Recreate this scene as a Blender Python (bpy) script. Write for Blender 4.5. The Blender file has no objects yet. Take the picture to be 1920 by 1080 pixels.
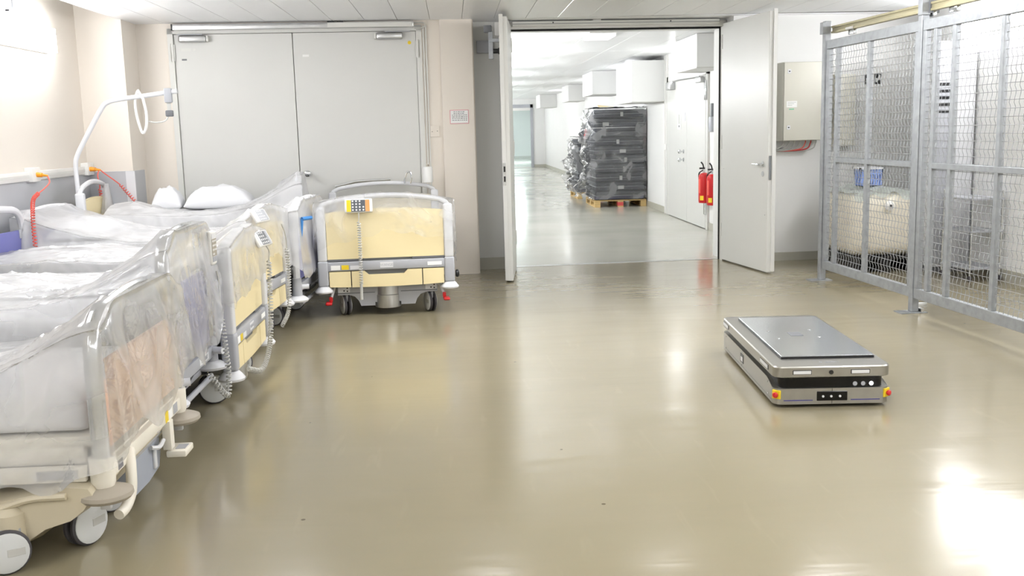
import bpy, bmesh, math, random
import numpy as np
from mathutils import Vector, Matrix

# ------------------------------------------------------------------ camera, world, exposure
SC = bpy.context.scene
COL = SC.collection
_R = ((0.9980018919775454, 0.034373944896425486, -0.05301561582682142),
      (-0.0577110252331878, 0.15432078046121256, -0.9863338858035734),
      (-0.02572277542906237, 0.9874226696962651, 0.1559961864730234))
_cd = bpy.data.cameras.new('camera')
_cd.sensor_width = 36.0
_cd.lens = 36.0 * 1880.0 / 1920.0
_cd.clip_start = 0.05
_cd.clip_end = 200
_cam = bpy.data.objects.new('camera', _cd)
COL.objects.link(_cam)
_cam.matrix_world = Matrix.Translation((0, 0, 1.4)) @ Matrix(_R).to_4x4()
SC.camera = _cam
_w = bpy.data.worlds.new('world')
SC.world = _w
_w.use_nodes = True
_w.node_tree.nodes['Background'].inputs[0].default_value = (0.9, 0.95, 1.0, 1)
_w.node_tree.nodes['Background'].inputs[1].default_value = 0.05
SC.view_settings.view_transform = 'Standard'
SC.view_settings.look = 'None'
SC.view_settings.gamma = 1.0
SC.view_settings.use_curve_mapping = False
SC.view_settings.exposure = 0.06
SC.cycles.max_bounces = 6
SC.cycles.diffuse_bounces = 3
SC.cycles.glossy_bounces = 3
SC.cycles.transmission_bounces = 4
SC.cycles.transparent_max_bounces = 10
SC.cycles.caustics_reflective = False
SC.cycles.caustics_refractive = False
SC.cycles.sample_clamp_indirect = 6.0
SC.cycles.use_adaptive_sampling = True
SC.cycles.adaptive_threshold = 0.09
LAMP_STRENGTH = 38.0          # room lamps
CORRIDOR_LAMP_STRENGTH = 9.0 # corridor lamps
LAMP_COLOR = (0.985, 0.985, 1.0)
CORRIDOR_LAMP_COLOR = (0.97, 0.985, 1.0)

random.seed(7)
PI = math.pi

# ------------------------------------------------------------------ materials
def new_mat(name):
    m = bpy.data.materials.new(name)
    m.use_nodes = True
    nt = m.node_tree
    nt.nodes.clear()
    out = nt.nodes.new('ShaderNodeOutputMaterial')
    return m, nt, out

def lin(c):
    return tuple(((v / 12.92) if v <= 0.04045 else ((v + 0.055) / 1.055) ** 2.4) for v in [x / 255.0 for x in c])

def P(name, rgb, rough=0.5, metal=0.0, var=0.04, scale=6.0, bump=0.0, bscale=60.0, spec=0.5, coat=0.0, stretch=None, rvar=0.0):
    """procedural principled material, colour given in sRGB 0-255"""
    m, nt, out = new_mat(name)
    b = nt.nodes.new('ShaderNodeBsdfPrincipled')
    nt.links.new(b.outputs[0], out.inputs[0])
    tc = nt.nodes.new('ShaderNodeTexCoord')
    mp = nt.nodes.new('ShaderNodeMapping')
    nt.links.new(tc.outputs['Object'], mp.inputs[0])
    if stretch:
        mp.inputs['Scale'].default_value = stretch
    n = nt.nodes.new('ShaderNodeTexNoise')
    n.inputs['Scale'].default_value = scale
    n.inputs['Detail'].default_value = 5
    nt.links.new(mp.outputs[0], n.inputs['Vector'])
    cr = nt.nodes.new('ShaderNodeValToRGB')
    c = lin(rgb)
    cr.color_ramp.elements[0].position = 0.3
    cr.color_ramp.elements[1].position = 0.7
    cr.color_ramp.elements[0].color = tuple(max(0, v * (1 - var)) for v in c) + (1,)
    cr.color_ramp.elements[1].color = tuple(min(1, v * (1 + var)) for v in c) + (1,)
    nt.links.new(n.outputs['Fac'], cr.inputs[0])
    nt.links.new(cr.outputs[0], b.inputs['Base Color'])
    b.inputs['Roughness'].default_value = rough
    if rvar:
        mr = nt.nodes.new('ShaderNodeMapRange')
        mr.inputs['To Min'].default_value = max(0.02, rough - rvar)
        mr.inputs['To Max'].default_value = min(1, rough + rvar)
        nt.links.new(n.outputs['Fac'], mr.inputs[0])
        nt.links.new(mr.outputs[0], b.inputs['Roughness'])
    b.inputs['Metallic'].default_value = metal
    b.inputs['Specular IOR Level'].default_value = spec
    b.inputs['Coat Weight'].default_value = coat
    if bump:
        n2 = nt.nodes.new('ShaderNodeTexNoise')
        n2.inputs['Scale'].default_value = bscale
        n2.inputs['Detail'].default_value = 4
        nt.links.new(mp.outputs[0], n2.inputs['Vector'])
        bp = nt.nodes.new('ShaderNodeBump')
        bp.inputs['Strength'].default_value = bump
        bp.inputs['Distance'].default_value = 0.01
        nt.links.new(n2.outputs['Fac'], bp.inputs['Height'])
        nt.links.new(bp.outputs[0], b.inputs['Normal'])
    return m

def emit_mat(name, color, strength):
    m, nt, out = new_mat(name)
    e = nt.nodes.new('ShaderNodeEmission')
    n = nt.nodes.new('ShaderNodeTexNoise')
    n.inputs['Scale'].default_value = 2.0
    cr = nt.nodes.new('ShaderNodeValToRGB')
    cr.color_ramp.elements[0].color = tuple(v * 0.97 for v in color) + (1,)
    cr.color_ramp.elements[1].color = tuple(color) + (1,)
    nt.links.new(n.outputs['Fac'], cr.inputs[0])
    nt.links.new(cr.outputs[0], e.inputs[0])
    e.inputs[1].default_value = strength
    nt.links.new(e.outputs[0], out.inputs[0])
    return m

def film_mat(name, tint=(0.985, 0.985, 0.99), clear=0.45, gloss=0.5, bump=0.28, bscale=5.5):
    m, nt, out = new_mat(name)
    L = nt.links.new
    tc = nt.nodes.new('ShaderNodeTexCoord')
    n1 = nt.nodes.new('ShaderNodeTexNoise')
    n1.inputs['Scale'].default_value = bscale
    n1.inputs['Detail'].default_value = 3
    n1.inputs['Distortion'].default_value = 1.6
    L(tc.outputs['Object'], n1.inputs['Vector'])
    mp = nt.nodes.new('ShaderNodeMapping')
    mp.inputs['Scale'].default_value = (1.0, 1.2, 1.1)
    mp.inputs['Rotation'].default_value = (0.2, 0.3, 0.5)
    L(tc.outputs['Object'], mp.inputs[0])
    n2 = nt.nodes.new('ShaderNodeTexNoise')
    n2.inputs['Scale'].default_value = bscale * 0.7
    n2.inputs['Detail'].default_value = 2
    n2.inputs['Distortion'].default_value = 2.5
    L(mp.outputs[0], n2.inputs['Vector'])
    # ridged creases: |n - 0.5|
    sb = nt.nodes.new('ShaderNodeMath'); sb.operation = 'SUBTRACT'; sb.inputs[1].default_value = 0.5
    L(n2.outputs['Fac'], sb.inputs[0])
    ab = nt.nodes.new('ShaderNodeMath'); ab.operation = 'ABSOLUTE'
    L(sb.outputs[0], ab.inputs[0])
    ad = nt.nodes.new('ShaderNodeMath'); ad.operation = 'MULTIPLY_ADD'; ad.inputs[1].default_value = 0.6
    L(n1.outputs['Fac'], ad.inputs[0]); L(ab.outputs[0], ad.inputs[2])
    bp = nt.nodes.new('ShaderNodeBump')
    bp.inputs['Strength'].default_value = bump
    bp.inputs['Distance'].default_value = 0.02
    L(ad.outputs[0], bp.inputs['Height'])
    tr = nt.nodes.new('ShaderNodeBsdfTransparent')
    tr.inputs[0].default_value = (0.97, 0.975, 0.98, 1)
    df = nt.nodes.new('ShaderNodeBsdfDiffuse'); df.inputs[0].default_value = tint + (1,)
    tl = nt.nodes.new('ShaderNodeBsdfTranslucent'); tl.inputs[0].default_value = tint + (1,)
    bd = nt.nodes.new('ShaderNodeBump')
    bd.inputs['Strength'].default_value = bump * 0.35
    bd.inputs['Distance'].default_value = 0.02
    L(ad.outputs[0], bd.inputs['Height'])
    for x in (df, tl):
        L(bd.outputs[0], x.inputs['Normal'])
    m1 = nt.nodes.new('ShaderNodeMixShader'); m1.inputs[0].default_value = 0.45
    L(df.outputs[0], m1.inputs[1]); L(tl.outputs[0], m1.inputs[2])
    # milky film is thicker-looking at grazing angles
    lw = nt.nodes.new('ShaderNodeLayerWeight'); lw.inputs[0].default_value = 0.35
    mr = nt.nodes.new('ShaderNodeMapRange')
    mr.inputs['From Min'].default_value = 0.0; mr.inputs['From Max'].default_value = 0.9
    mr.inputs['To Min'].default_value = clear; mr.inputs['To Max'].default_value = clear * 0.72
    L(lw.outputs['Facing'], mr.inputs[0])
    # where the film clings it is clear, where it stands off it is milky
    nc = nt.nodes.new('ShaderNodeTexNoise'); nc.inputs['Scale'].default_value = 3.0; nc.inputs['Detail'].default_value = 2; nc.inputs['Distortion'].default_value = 0.8
    L(tc.outputs['Object'], nc.inputs['Vector'])
    mc = nt.nodes.new('ShaderNodeMapRange'); mc.inputs['From Min'].default_value = 0.38; mc.inputs['From Max'].default_value = 0.62
    mc.inputs['To Min'].default_value = 0.78; mc.inputs['To Max'].default_value = 1.35
    L(nc.outputs['Fac'], mc.inputs[0])
    mm = nt.nodes.new('ShaderNodeMath'); mm.operation = 'MULTIPLY'
    L(mr.outputs[0], mm.inputs[0]); L(mc.outputs[0], mm.inputs[1])
    mn = nt.nodes.new('ShaderNodeMath'); mn.operation = 'MINIMUM'; mn.inputs[1].default_value = 0.93
    L(mm.outputs[0], mn.inputs[0])
    m2 = nt.nodes.new('ShaderNodeMixShader')
    L(mn.outputs[0], m2.inputs[0]); L(m1.outputs[0], m2.inputs[1]); L(tr.outputs[0], m2.inputs[2])
    gl = nt.nodes.new('ShaderNodeBsdfGlossy'); gl.inputs['Roughness'].default_value = 0.16
    L(bp.outputs[0], gl.inputs['Normal'])
    fr = nt.nodes.new('ShaderNodeFresnel'); fr.inputs[0].default_value = 1.5
    L(bp.outputs[0], fr.inputs['Normal'])
    mu = nt.nodes.new('ShaderNodeMath'); mu.operation = 'MULTIPLY'; mu.inputs[1].default_value = gloss
    mu.use_clamp = True
    L(fr.outputs[0], mu.inputs[0])
    m3 = nt.nodes.new('ShaderNodeMixShader')
    L(mu.outputs[0], m3.inputs[0]); L(m2.outputs[0], m3.inputs[1]); L(gl.outputs[0], m3.inputs[2])
    L(m3.outputs[0], out.inputs[0])
    return m

def glass_mat(name, tint, clear=0.6):
    m, nt, out = new_mat(name)
    L = nt.links.new
    n = nt.nodes.new('ShaderNodeTexNoise'); n.inputs['Scale'].default_value = 1.2
    cr = nt.nodes.new('ShaderNodeValToRGB')
    cr.color_ramp.elements[0].color = tuple(v * 0.96 for v in tint) + (1,)
    cr.color_ramp.elements[1].color = tint + (1,)
    L(n.outputs['Fac'], cr.inputs[0])
    tr = nt.nodes.new('ShaderNodeBsdfTransparent'); L(cr.outputs[0], tr.inputs[0])
    gl = nt.nodes.new('ShaderNodeBsdfPrincipled')
    gl.inputs['Roughness'].default_value = 0.08
    L(cr.outputs[0], gl.inputs['Base Color'])
    mx = nt.nodes.new('ShaderNodeMixShader'); mx.inputs[0].default_value = clear
    L(gl.outputs[0], mx.inputs[1]); L(tr.outputs[0], mx.inputs[2])
    L(mx.outputs[0], out.inputs[0])
    return m

def floor_mat(name='floor_epoxy', c0=(142, 133, 108), c1=(150, 141, 117), wave=0.20):
    m, nt, out = new_mat(name)
    L = nt.links.new
    b = nt.nodes.new('ShaderNodeBsdfPrincipled')
    L(b.outputs[0], out.inputs[0])
    tc = nt.nodes.new('ShaderNodeTexCoord')
    # broad tone changes
    n = nt.nodes.new('ShaderNodeTexNoise'); n.inputs['Scale'].default_value = 0.7; n.inputs['Detail'].default_value = 6
    L(tc.outputs['Object'], n.inputs['Vector'])
    cr = nt.nodes.new('ShaderNodeValToRGB')
    cr.color_ramp.elements[0].position = 0.3; cr.color_ramp.elements[1].position = 0.72
    cr.color_ramp.elements[0].color = lin(c0) + (1,)
    cr.color_ramp.elements[1].color = lin(c1) + (1,)
    L(n.outputs['Fac'], cr.inputs[0])
    # small dark specks and scuffs
    v = nt.nodes.new('ShaderNodeTexVoronoi'); v.inputs['Scale'].default_value = 2.6
    L(tc.outputs['Object'], v.inputs['Vector'])
    lt = nt.nodes.new('ShaderNodeMath'); lt.operation = 'LESS_THAN'; lt.inputs[1].default_value = 0.022
    L(v.outputs['Distance'], lt.inputs[0])
    mp = nt.nodes.new('ShaderNodeMapping'); mp.inputs['Scale'].default_value = (3.0, 0.5, 1); mp.inputs['Rotation'].default_value = (0, 0, 0.6)
    L(tc.outputs['Object'], mp.inputs[0])
    s = nt.nodes.new('ShaderNodeTexNoise'); s.inputs['Scale'].default_value = 4.0; s.inputs['Detail'].default_value = 8; s.inputs['Distortion'].default_value = 0.4
    L(mp.outputs[0], s.inputs['Vector'])
    sc_ = nt.nodes.new('ShaderNodeMapRange'); sc_.inputs['From Min'].default_value = 0.62; sc_.inputs['From Max'].default_value = 0.8
    sc_.inputs['To Max'].default_value = 0.12
    L(s.outputs['Fac'], sc_.inputs[0])
    mxs = nt.nodes.new('ShaderNodeMix'); mxs.data_type = 'RGBA'
    L(sc_.outputs[0], mxs.inputs[0]); L(cr.outputs[0], mxs.inputs[6]); mxs.inputs[7].default_value = lin((184, 176, 150)) + (1,)
    mxd = nt.nodes.new('ShaderNodeMix'); mxd.data_type = 'RGBA'
    L(lt.outputs[0], mxd.inputs[0]); L(mxs.outputs[2], mxd.inputs[6]); mxd.inputs[7].default_value = lin((96, 88, 66)) + (1,)
    L(mxd.outputs[2], b.inputs['Base Color'])
    # gloss: worn sheen
    n3 = nt.nodes.new('ShaderNodeTexNoise'); n3.inputs['Scale'].default_value = 0.8; n3.inputs['Detail'].default_value = 2
    L(tc.outputs['Object'], n3.inputs['Vector'])
    mr = nt.nodes.new('ShaderNodeMapRange'); mr.inputs['From Min'].default_value = 0.3; mr.inputs['From Max'].default_value = 0.7
    mr.inputs['To Min'].default_value = 0.13; mr.inputs['To Max'].default_value = 0.21
    L(n3.outputs['Fac'], mr.inputs[0]); L(mr.outputs[0], b.inputs['Roughness'])
    b.inputs['IOR'].default_value = 1.62
    b.inputs['Coat Weight'].default_value = 0.0
    b.inputs['Coat Roughness'].default_value = 0.14
    # gentle unevenness of the poured coating
    mp4 = nt.nodes.new('ShaderNodeMapping'); mp4.inputs['Scale'].default_value = (0.55, 2.2, 1.0); mp4.inputs['Rotation'].default_value = (0, 0, 0.05)
    L(tc.outputs['Object'], mp4.inputs[0])
    n4 = nt.nodes.new('ShaderNodeTexNoise'); n4.inputs['Scale'].default_value = 1.5; n4.inputs['Detail'].default_value = 3; n4.inputs['Distortion'].default_value = 0.4
    L(mp4.outputs[0], n4.inputs['Vector'])
    bp = nt.nodes.new('ShaderNodeBump'); bp.inputs['Strength'].default_value = wave; bp.inputs['Distance'].default_value = 0.02
    L(n4.outputs['Fac'], bp.inputs['Height'])
    L(bp.outputs[0], b.inputs['Normal']); L(bp.outputs[0], b.inputs['Coat Normal'])
    return m

M = {}
M['floor'] = floor_mat()
M['floor_grey'] = floor_mat('floor_grey_epoxy', (186, 184, 172), (194, 192, 181), 0.07)
M['wall_beige'] = P('wall_beige', (234, 226, 215), 0.55, var=0.012, scale=1.5, bump=0.03, bscale=120)
M['wall_white'] = P('wall_white', (240, 240, 238), 0.55, var=0.01, scale=1.5, bump=0.03, bscale=120)
M['wainscot'] = P('wainscot_grey', (188, 190, 194), 0.45, var=0.02)
M['baseboard'] = P('baseboard_grey', (182, 180, 168), 0.4, var=0.03)
M['ceiling'] = P('ceiling_panel', (250, 251, 252), 0.32, var=0.01, spec=0.5)
M['ceiling_gap'] = P('ceiling_gap', (150, 150, 148), 0.8)
M['door_grey'] = P('door_grey_paint', (216, 216, 212), 0.38, var=0.012, scale=2)
M['frame_grey'] = P('frame_grey_paint', (220, 220, 215), 0.38, var=0.015)
M['seal'] = P('rubber_seal', (25, 25, 26), 0.7)
M['black'] = P('black_plastic', (22, 22, 24), 0.35)
M['dark'] = P('dark_void', (40, 40, 42), 0.7)
M['alu'] = P('brushed_aluminium', (196, 197, 197), 0.32, metal=0.9, var=0.06, stretch=(1, 30, 1), scale=12)
M['chrome'] = P('chrome', (222, 224, 226), 0.16, metal=1.0, var=0.03)
M['galv'] = P('galvanised_steel', (156, 159, 162), 0.5, metal=0.55, var=0.12, scale=22)
M['wire'] = P('galvanised_wire', (150, 152, 154), 0.5, metal=0.3, var=0.1, scale=30)
M['track'] = P('track_steel_olive', (168, 160, 128), 0.4, metal=0.4, var=0.08, scale=10)
M['steel_body'] = P('brushed_stainless', (166, 164, 158), 0.33, metal=0.92, var=0.06, stretch=(2, 60, 2), scale=8, rvar=0.05)
M['deck'] = P('polished_deck', (206, 210, 214), 0.2, metal=0.9, var=0.05, scale=3)
M['gloss_black'] = P('gloss_black', (6, 6, 7), 0.12, spec=0.3)
M['red'] = P('red_paint', (190, 22, 26), 0.28, var=0.05)
M['red_plastic'] = P('red_plastic', (200, 38, 40), 0.35)
M['yellow'] = P('yellow_label', (235, 205, 40), 0.5)
M['white_plastic'] = P('white_plastic', (240, 239, 235), 0.4, var=0.01)
M['paper'] = P('white_paper', (244, 244, 242), 0.8, var=0.01)
M['print'] = P('grey_print', (120, 118, 122), 0.8)
M['print_red'] = P('red_print', (218, 150, 160), 0.8)
M['blue_strip'] = P('blue_strip', (58, 58, 130), 0.4)
M['green_print'] = P('green_print', (40, 170, 120), 0.6)
M['cab'] = P('cabinet_pebble_grey', (212, 210, 198), 0.45, var=0.012)
M['cab_side'] = M['cab']
M['cream'] = P('cream_laminate', (240, 224, 178), 0.42, var=0.02, scale=3)
M['bed_light'] = P('bed_light_grey', (222, 223, 226), 0.42, var=0.02)
M['bed_grey'] = P('bed_mid_grey', (172, 174, 180), 0.42, var=0.03)
M['bed_dark'] = P('bed_dark_grey', (110, 112, 116), 0.5, var=0.05)
M['bed_ivory'] = P('bed_ivory_paint', (236, 231, 218), 0.4, var=0.02)
M['bed_beige'] = P('bed_beige_moulding', (206, 196, 172), 0.42, var=0.03, scale=4)
M['taupe'] = P('taupe_plastic', (168, 160, 146), 0.5, var=0.03)
M['blue_panel'] = P('blue_laminate', (110, 112, 172), 0.42, var=0.03)
M['salmon'] = P('salmon_laminate', (226, 184, 156), 0.45, var=0.03)
M['box_blue'] = P('grey_blue_plastic', (160, 166, 178), 0.4, var=0.03)
M['mattress_white'] = P('white_mattress_cover', (238, 238, 240), 0.6, var=0.015, bump=0.15, bscale=14)
M['mattress_dark'] = P('dark_mattress_cover', (66, 70, 80), 0.5, var=0.12, scale=9, bump=0.3, bscale=20)
M['mattress_navy'] = P('navy_mattress_cover', (34, 32, 74), 0.5, var=0.08)
M['pillow'] = P('pillow_cotton', (226, 227, 230), 0.7, var=0.015, bump=0.2, bscale=10)
M['rubber'] = P('tyre_rubber', (72, 70, 74), 0.55, var=0.06)
M['wheel_cap'] = P('wheel_cap_grey', (216, 218, 218), 0.4)
M['cable_grey'] = P('cable_grey', (196, 196, 192), 0.45)
M['cable_red'] = P('cable_red', (226, 96, 82), 0.45)
M['orange'] = P('orange_plug', (245, 160, 40), 0.4)
M['keypad'] = P('keypad_dark', (86, 90, 96), 0.5)
M['keys'] = P('keypad_keys', (236, 236, 236), 0.5)
M['keypad_orange'] = P('keypad_orange', (232, 160, 100), 0.5)
M['blue_bright'] = P('blue_handle', (64, 132, 200), 0.4)
M['basket'] = P('blue_basket', (132, 154, 208), 0.45)
M['tank'] = P('cream_tank', (224, 217, 200), 0.42, var=0.03, scale=3)
M['tank_film'] = film_mat('tank_film', (0.88, 0.96, 0.93), clear=0.35)
M['wood'] = P('pallet_wood', (206, 176, 120), 0.75, var=0.18, scale=5, stretch=(1, 6, 6))
M['wood_red'] = P('pallet_block_red', (222, 90, 90), 0.7, var=0.1)
M['film'] = film_mat('cover_film', clear=0.34)
M['film_thin'] = film_mat('cover_film_thin', clear=0.58)
M['film_milky'] = film_mat('cover_film_milky', clear=0.64)
M['film_clear'] = film_mat('cover_film_clear', clear=0.84)
M['stretch'] = film_mat('stretch_film', clear=0.88, gloss=1.6, bump=0.7, bscale=9)
M['glass'] = glass_mat('door_glass', (0.90, 0.97, 0.97), 0.75)
M['lamp'] = emit_mat('lamp_diffuser', LAMP_COLOR, LAMP_STRENGTH)
M['lamp_c'] = emit_mat('corridor_lamp_diffuser', CORRIDOR_LAMP_COLOR, CORRIDOR_LAMP_STRENGTH)
M['lamp_soft'] = emit_mat('dim_lamp_diffuser', CORRIDOR_LAMP_COLOR, 2.2)
M['lamp_fill_and_far'] = emit_mat('fill_and_far_lamp_diffuser', CORRIDOR_LAMP_COLOR, 40.0)
M['lamp_fill_top'] = emit_mat('hall_fill_diffuser', LAMP_COLOR, 23.0)
M['lens'] = emit_mat('white_status_light', (1, 1, 1), 1.6)

# ------------------------------------------------------------------ mesh helpers
class B:
    def __init__(s):
        s.bm = bmesh.new()
    def box(s, x0, x1, y0, y1, z0, z1, bev=0.0, seg=2, mat=None):
        r = bmesh.ops.create_cube(s.bm, size=1.0)
        vs = r['verts']
        for v in vs:
            v.co = Vector(((x0 + x1) / 2 + v.co.x * (x1 - x0), (y0 + y1) / 2 + v.co.y * (y1 - y0), (z0 + z1) / 2 + v.co.z * (z1 - z0)))
        if bev > 0:
            es = list({e for v in vs for e in v.link_edges})
            bev = min(bev, 0.49 * min(abs(x1 - x0), abs(y1 - y0), abs(z1 - z0)))
            r2 = bmesh.ops.bevel(s.bm, geom=es, offset=bev, segments=seg, profile=0.5, affect='EDGES')
            vs = list({v for f in r2['faces'] for v in f.verts})
        if mat is not None:
            for v in (vs if bev <= 0 else s._island(vs)):
                v.co = mat @ v.co
        return s
    def _island(s, vs):
        seen = set(vs); st = list(vs)
        while st:
            v = st.pop()
            for e in v.link_edges:
                o = e.other_vert(v)
                if o not in seen:
                    seen.add(o); st.append(o)
        return seen
    def ring(s, c, ax1, ax2, r, seg, prof=None):
        out = []
        for i in range(seg):
            a = 2 * PI * i / seg
            k = prof(a) if prof else 1.0
            out.append(s.bm.verts.new(c + ax1 * (math.cos(a) * r * k) + ax2 * (math.sin(a) * r * k)))
        return out
    def tube(s, pts, r, seg=10, closed=False, cap=True, prof=None, flat=1.0):
        pts = [Vector(p) for p in pts]
        n = len(pts)
        rs = r if isinstance(r, (list, tuple)) else [r] * n
        def tan(i):
            a = pts[(i - 1) % n] if (closed or i > 0) else pts[0]
            b = pts[(i + 1) % n] if (closed or i < n - 1) else pts[-1]
            d = b - a
            return d.normalized() if d.length > 1e-9 else Vector((0, 0, 1))
        t0 = tan(0)
        up = Vector((0, 0, 1)) if abs(t0.z) < 0.9 else Vector((1, 0, 0))
        nx = t0.cross(up).normalized()
        rings = []
        for i in range(n):
            t = tan(i)
            nx = (nx - t * nx.dot(t)).normalized()
            ny = t.cross(nx).normalized()
            rings.append(s.ring(pts[i], nx, ny * flat, rs[i], seg, prof))
        m = n if closed else n - 1
        for i in range(m):
            a, b = rings[i], rings[(i + 1) % n]
            for k in range(seg):
                s.bm.faces.new((a[k], a[(k + 1) % seg], b[(k + 1) % seg], b[k]))
        if cap and not closed:
            s.bm.faces.new(list(reversed(rings[0])))
            s.bm.faces.new(rings[-1])
        return s
    def cyl(s, p0, p1, r0, r1=None, seg=20):
        return s.tube([p0, p1], [r0, r0 if r1 is None else r1], seg)
    def lathe(s, prof, c=(0, 0, 0), axis='z', seg=24):
        c = Vector(c)
        A = {'z': (Vector((1, 0, 0)), Vector((0, 1, 0)), Vector((0, 0, 1))),
             'y': (Vector((1, 0, 0)), Vector((0, 0, -1)), Vector((0, 1, 0))),
             'x': (Vector((0, 1, 0)), Vector((0, 0, 1)), Vector((1, 0, 0)))}[axis]
        rings = [s.ring(c + A[2] * h, A[0], A[1], max(r, 1e-4), seg) for r, h in prof]
        for a, b in zip(rings, rings[1:]):
            for k in range(seg):
                s.bm.faces.new((a[k], a[(k + 1) % seg], b[(k + 1) % seg], b[k]))
        s.bm.faces.new(list(reversed(rings[0])))
        s.bm.faces.new(rings[-1])
        return s
    def prism(s, poly, axis, a, b):
        """poly: 2-D outline; extruded along axis from a to b"""
        def pt(p, h):
            return {'x': Vector((h, p[0], p[1])), 'y': Vector((p[0], h, p[1])), 'z': Vector((p[0], p[1], h))}[axis]
        va = [s.bm.verts.new(pt(p, a)) for p in poly]
        vb = [s.bm.verts.new(pt(p, b)) for p in poly]
        n = len(poly)
        s.bm.faces.new(va)
        s.bm.faces.new(list(reversed(vb)))
        for k in range(n):
            s.bm.faces.new((va[k], vb[k], vb[(k + 1) % n], va[(k + 1) % n]))
        return s
    def quadgrid(s, grid):
        """grid[i][j] -> Vector"""
        vv = [[s.bm.verts.new(p) for p in row] for row in grid]
        for i in range(len(vv) - 1):
            for j in range(len(vv[0]) - 1):
                s.bm.faces.new((vv[i][j], vv[i + 1][j], vv[i + 1][j + 1], vv[i][j + 1]))
        return s
    def build(s, name, mat, parent=None, angle=35):
        bmesh.ops.recalc_face_normals(s.bm, faces=s.bm.faces)
        me = bpy.data.meshes.new(name)
        s.bm.to_mesh(me)
        s.bm.free()
        return obj(name, me, mat, parent, angle)

def obj(name, me, mat, parent=None, angle=35):
    if mat is not None and not me.materials:
        me.materials.append(M[mat] if isinstance(mat, str) else mat)
    if angle:
        me.polygons.foreach_set('use_smooth', [True] * len(me.polygons))
        try:
            me.set_sharp_from_angle(angle=math.radians(angle))
        except Exception:
            pass
    o = bpy.data.objects.new(name, me)
    COL.objects.link(o)
    if parent is not None:
        o.parent = parent
    return o

def tag(o, label=None, cat=None, group=None, kind=None):
    if label: o['label'] = label
    if cat: o['category'] = cat
    if group: o['group'] = group
    if kind: o['kind'] = kind
    return o

def thing(name, label, cat, loc=(0, 0, 0), rz=0.0, group=None):
    o = bpy.data.objects.new(name, None)
    o.empty_display_size = 0.1
    COL.objects.link(o)
    o.location = loc
    o.rotation_euler = (0, 0, rz)
    return tag(o, label, cat, group)

def struct(o):
    o['kind'] = 'structure'
    return o

def copy_tree(o, parent=None):
    c = o.copy()
    COL.objects.link(c)
    c.parent = parent
    for ch in [x for x in bpy.data.objects if x.parent == o]:
        copy_tree(ch, c)
    return c

def arc(c, r, a0, a1, n, plane='xz'):
    out = []
    for i in range(n + 1):
        a = a0 + (a1 - a0) * i / n
        u, v = r * math.cos(a), r * math.sin(a)
        out.append({'xz': (c[0] + u, c[1], c[2] + v), 'yz': (c[0], c[1] + u, c[2] + v), 'xy': (c[0] + u, c[1] + v, c[2])}[plane])
    return out

def smooth_path(pts, n=8):
    """Catmull-Rom through points"""
    P_ = [Vector(p) for p in pts]
    P_ = [P_[0] * 2 - P_[1]] + P_ + [P_[-1] * 2 - P_[-2]]
    out = []
    for i in range(1, len(P_) - 2):
        a, b, c, d = P_[i - 1:i + 3]
        for k in range(n):
            t = k / n
            out.append(0.5 * ((2 * b) + (c - a) * t + (2 * a - 5 * b + 4 * c - d) * t * t + (3 * b - a - 3 * c + d) * t ** 3))
    out.append(P_[-2])
    return out

def coil(pts, R, pitch, per=8):
    path = smooth_path(pts, 14)
    acc = [0.0]
    for a, b in zip(path, path[1:]):
        acc.append(acc[-1] + (b - a).length)
    total = acc[-1]
    N = int(total / pitch * per)
    out = []
    j = 0
    for i in range(N + 1):
        d = total * i / N
        while j < len(acc) - 2 and acc[j + 1] < d:
            j += 1
        f = (d - acc[j]) / max(1e-9, acc[j + 1] - acc[j])
        p = path[j].lerp(path[j + 1], f)
        t = (path[j + 1] - path[j]).normalized()
        up = Vector((1, 0, 0)) if abs(t.x) < 0.8 else Vector((0, 1, 0))
        nx = t.cross(up).normalized()
        ny = t.cross(nx)
        a = 2 * PI * d / pitch
        out.append(p + nx * (R * math.cos(a)) + ny * (R * math.sin(a)))
    return out

def text_mesh(name, body, size, mat, parent, loc, rot, align='CENTER'):
    cu = bpy.data.curves.new(name, 'FONT')
    cu.body = body
    cu.size = size
    cu.align_x = align
    cu.align_y = 'CENTER'
    cu.extrude = 0.0006
    cu.resolution_u = 3
    tmp = bpy.data.objects.new('tmp', cu)
    COL.objects.link(tmp)
    me = bpy.data.meshes.new_from_object(tmp.evaluated_get(bpy.context.evaluated_depsgraph_get()))
    bpy.data.objects.remove(tmp)
    bpy.data.curves.remove(cu)
    me.materials.clear()
    me.materials.append(M[mat])
    o = bpy.data.objects.new(name, me)
    COL.objects.link(o)
    o.parent = parent
    o.location = loc
    o.rotation_euler = rot
    return o

# ------------------------------------------------------------------ the room shell
FA = math.radians(3.2)            # the end wall stands slightly askew
FO = (0.0, 9.875, 0.0)            # local x along the wall, local y into it
def fr(o):                        # place an object built in end-wall coordinates
    o.location = FO
    o.rotation_euler = (0, 0, FA)
    return o
def fw(x, y, z=0.0):              # end-wall coordinates -> world
    return (FO[0] + x * math.cos(FA) - y * math.sin(FA), FO[1] + x * math.sin(FA) + y * math.cos(FA), z)

CZ = 2.45        # suspended ceiling of the hall
CC = 2.50        # corridor ceiling
XL, XR = -3.30, 4.72
CX0, CX1 = 0.45, 3.39
CYE = 37.4

struct(B().prism([(-3.6, -3.2), (5.2, -3.2), fw(5.2, 0.33)[:2], fw(-3.6, 0.33)[:2]], 'z', -0.1, 0.0).build('floor', 'floor', angle=0))
struct(B().prism([fw(-3.6, 0.33)[:2], fw(5.2, 0.33)[:2], (5.2, 50), (-3.6, 50)], 'z', -0.1, 0.0).build('floor_corridor', 'floor_grey', angle=0))
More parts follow.
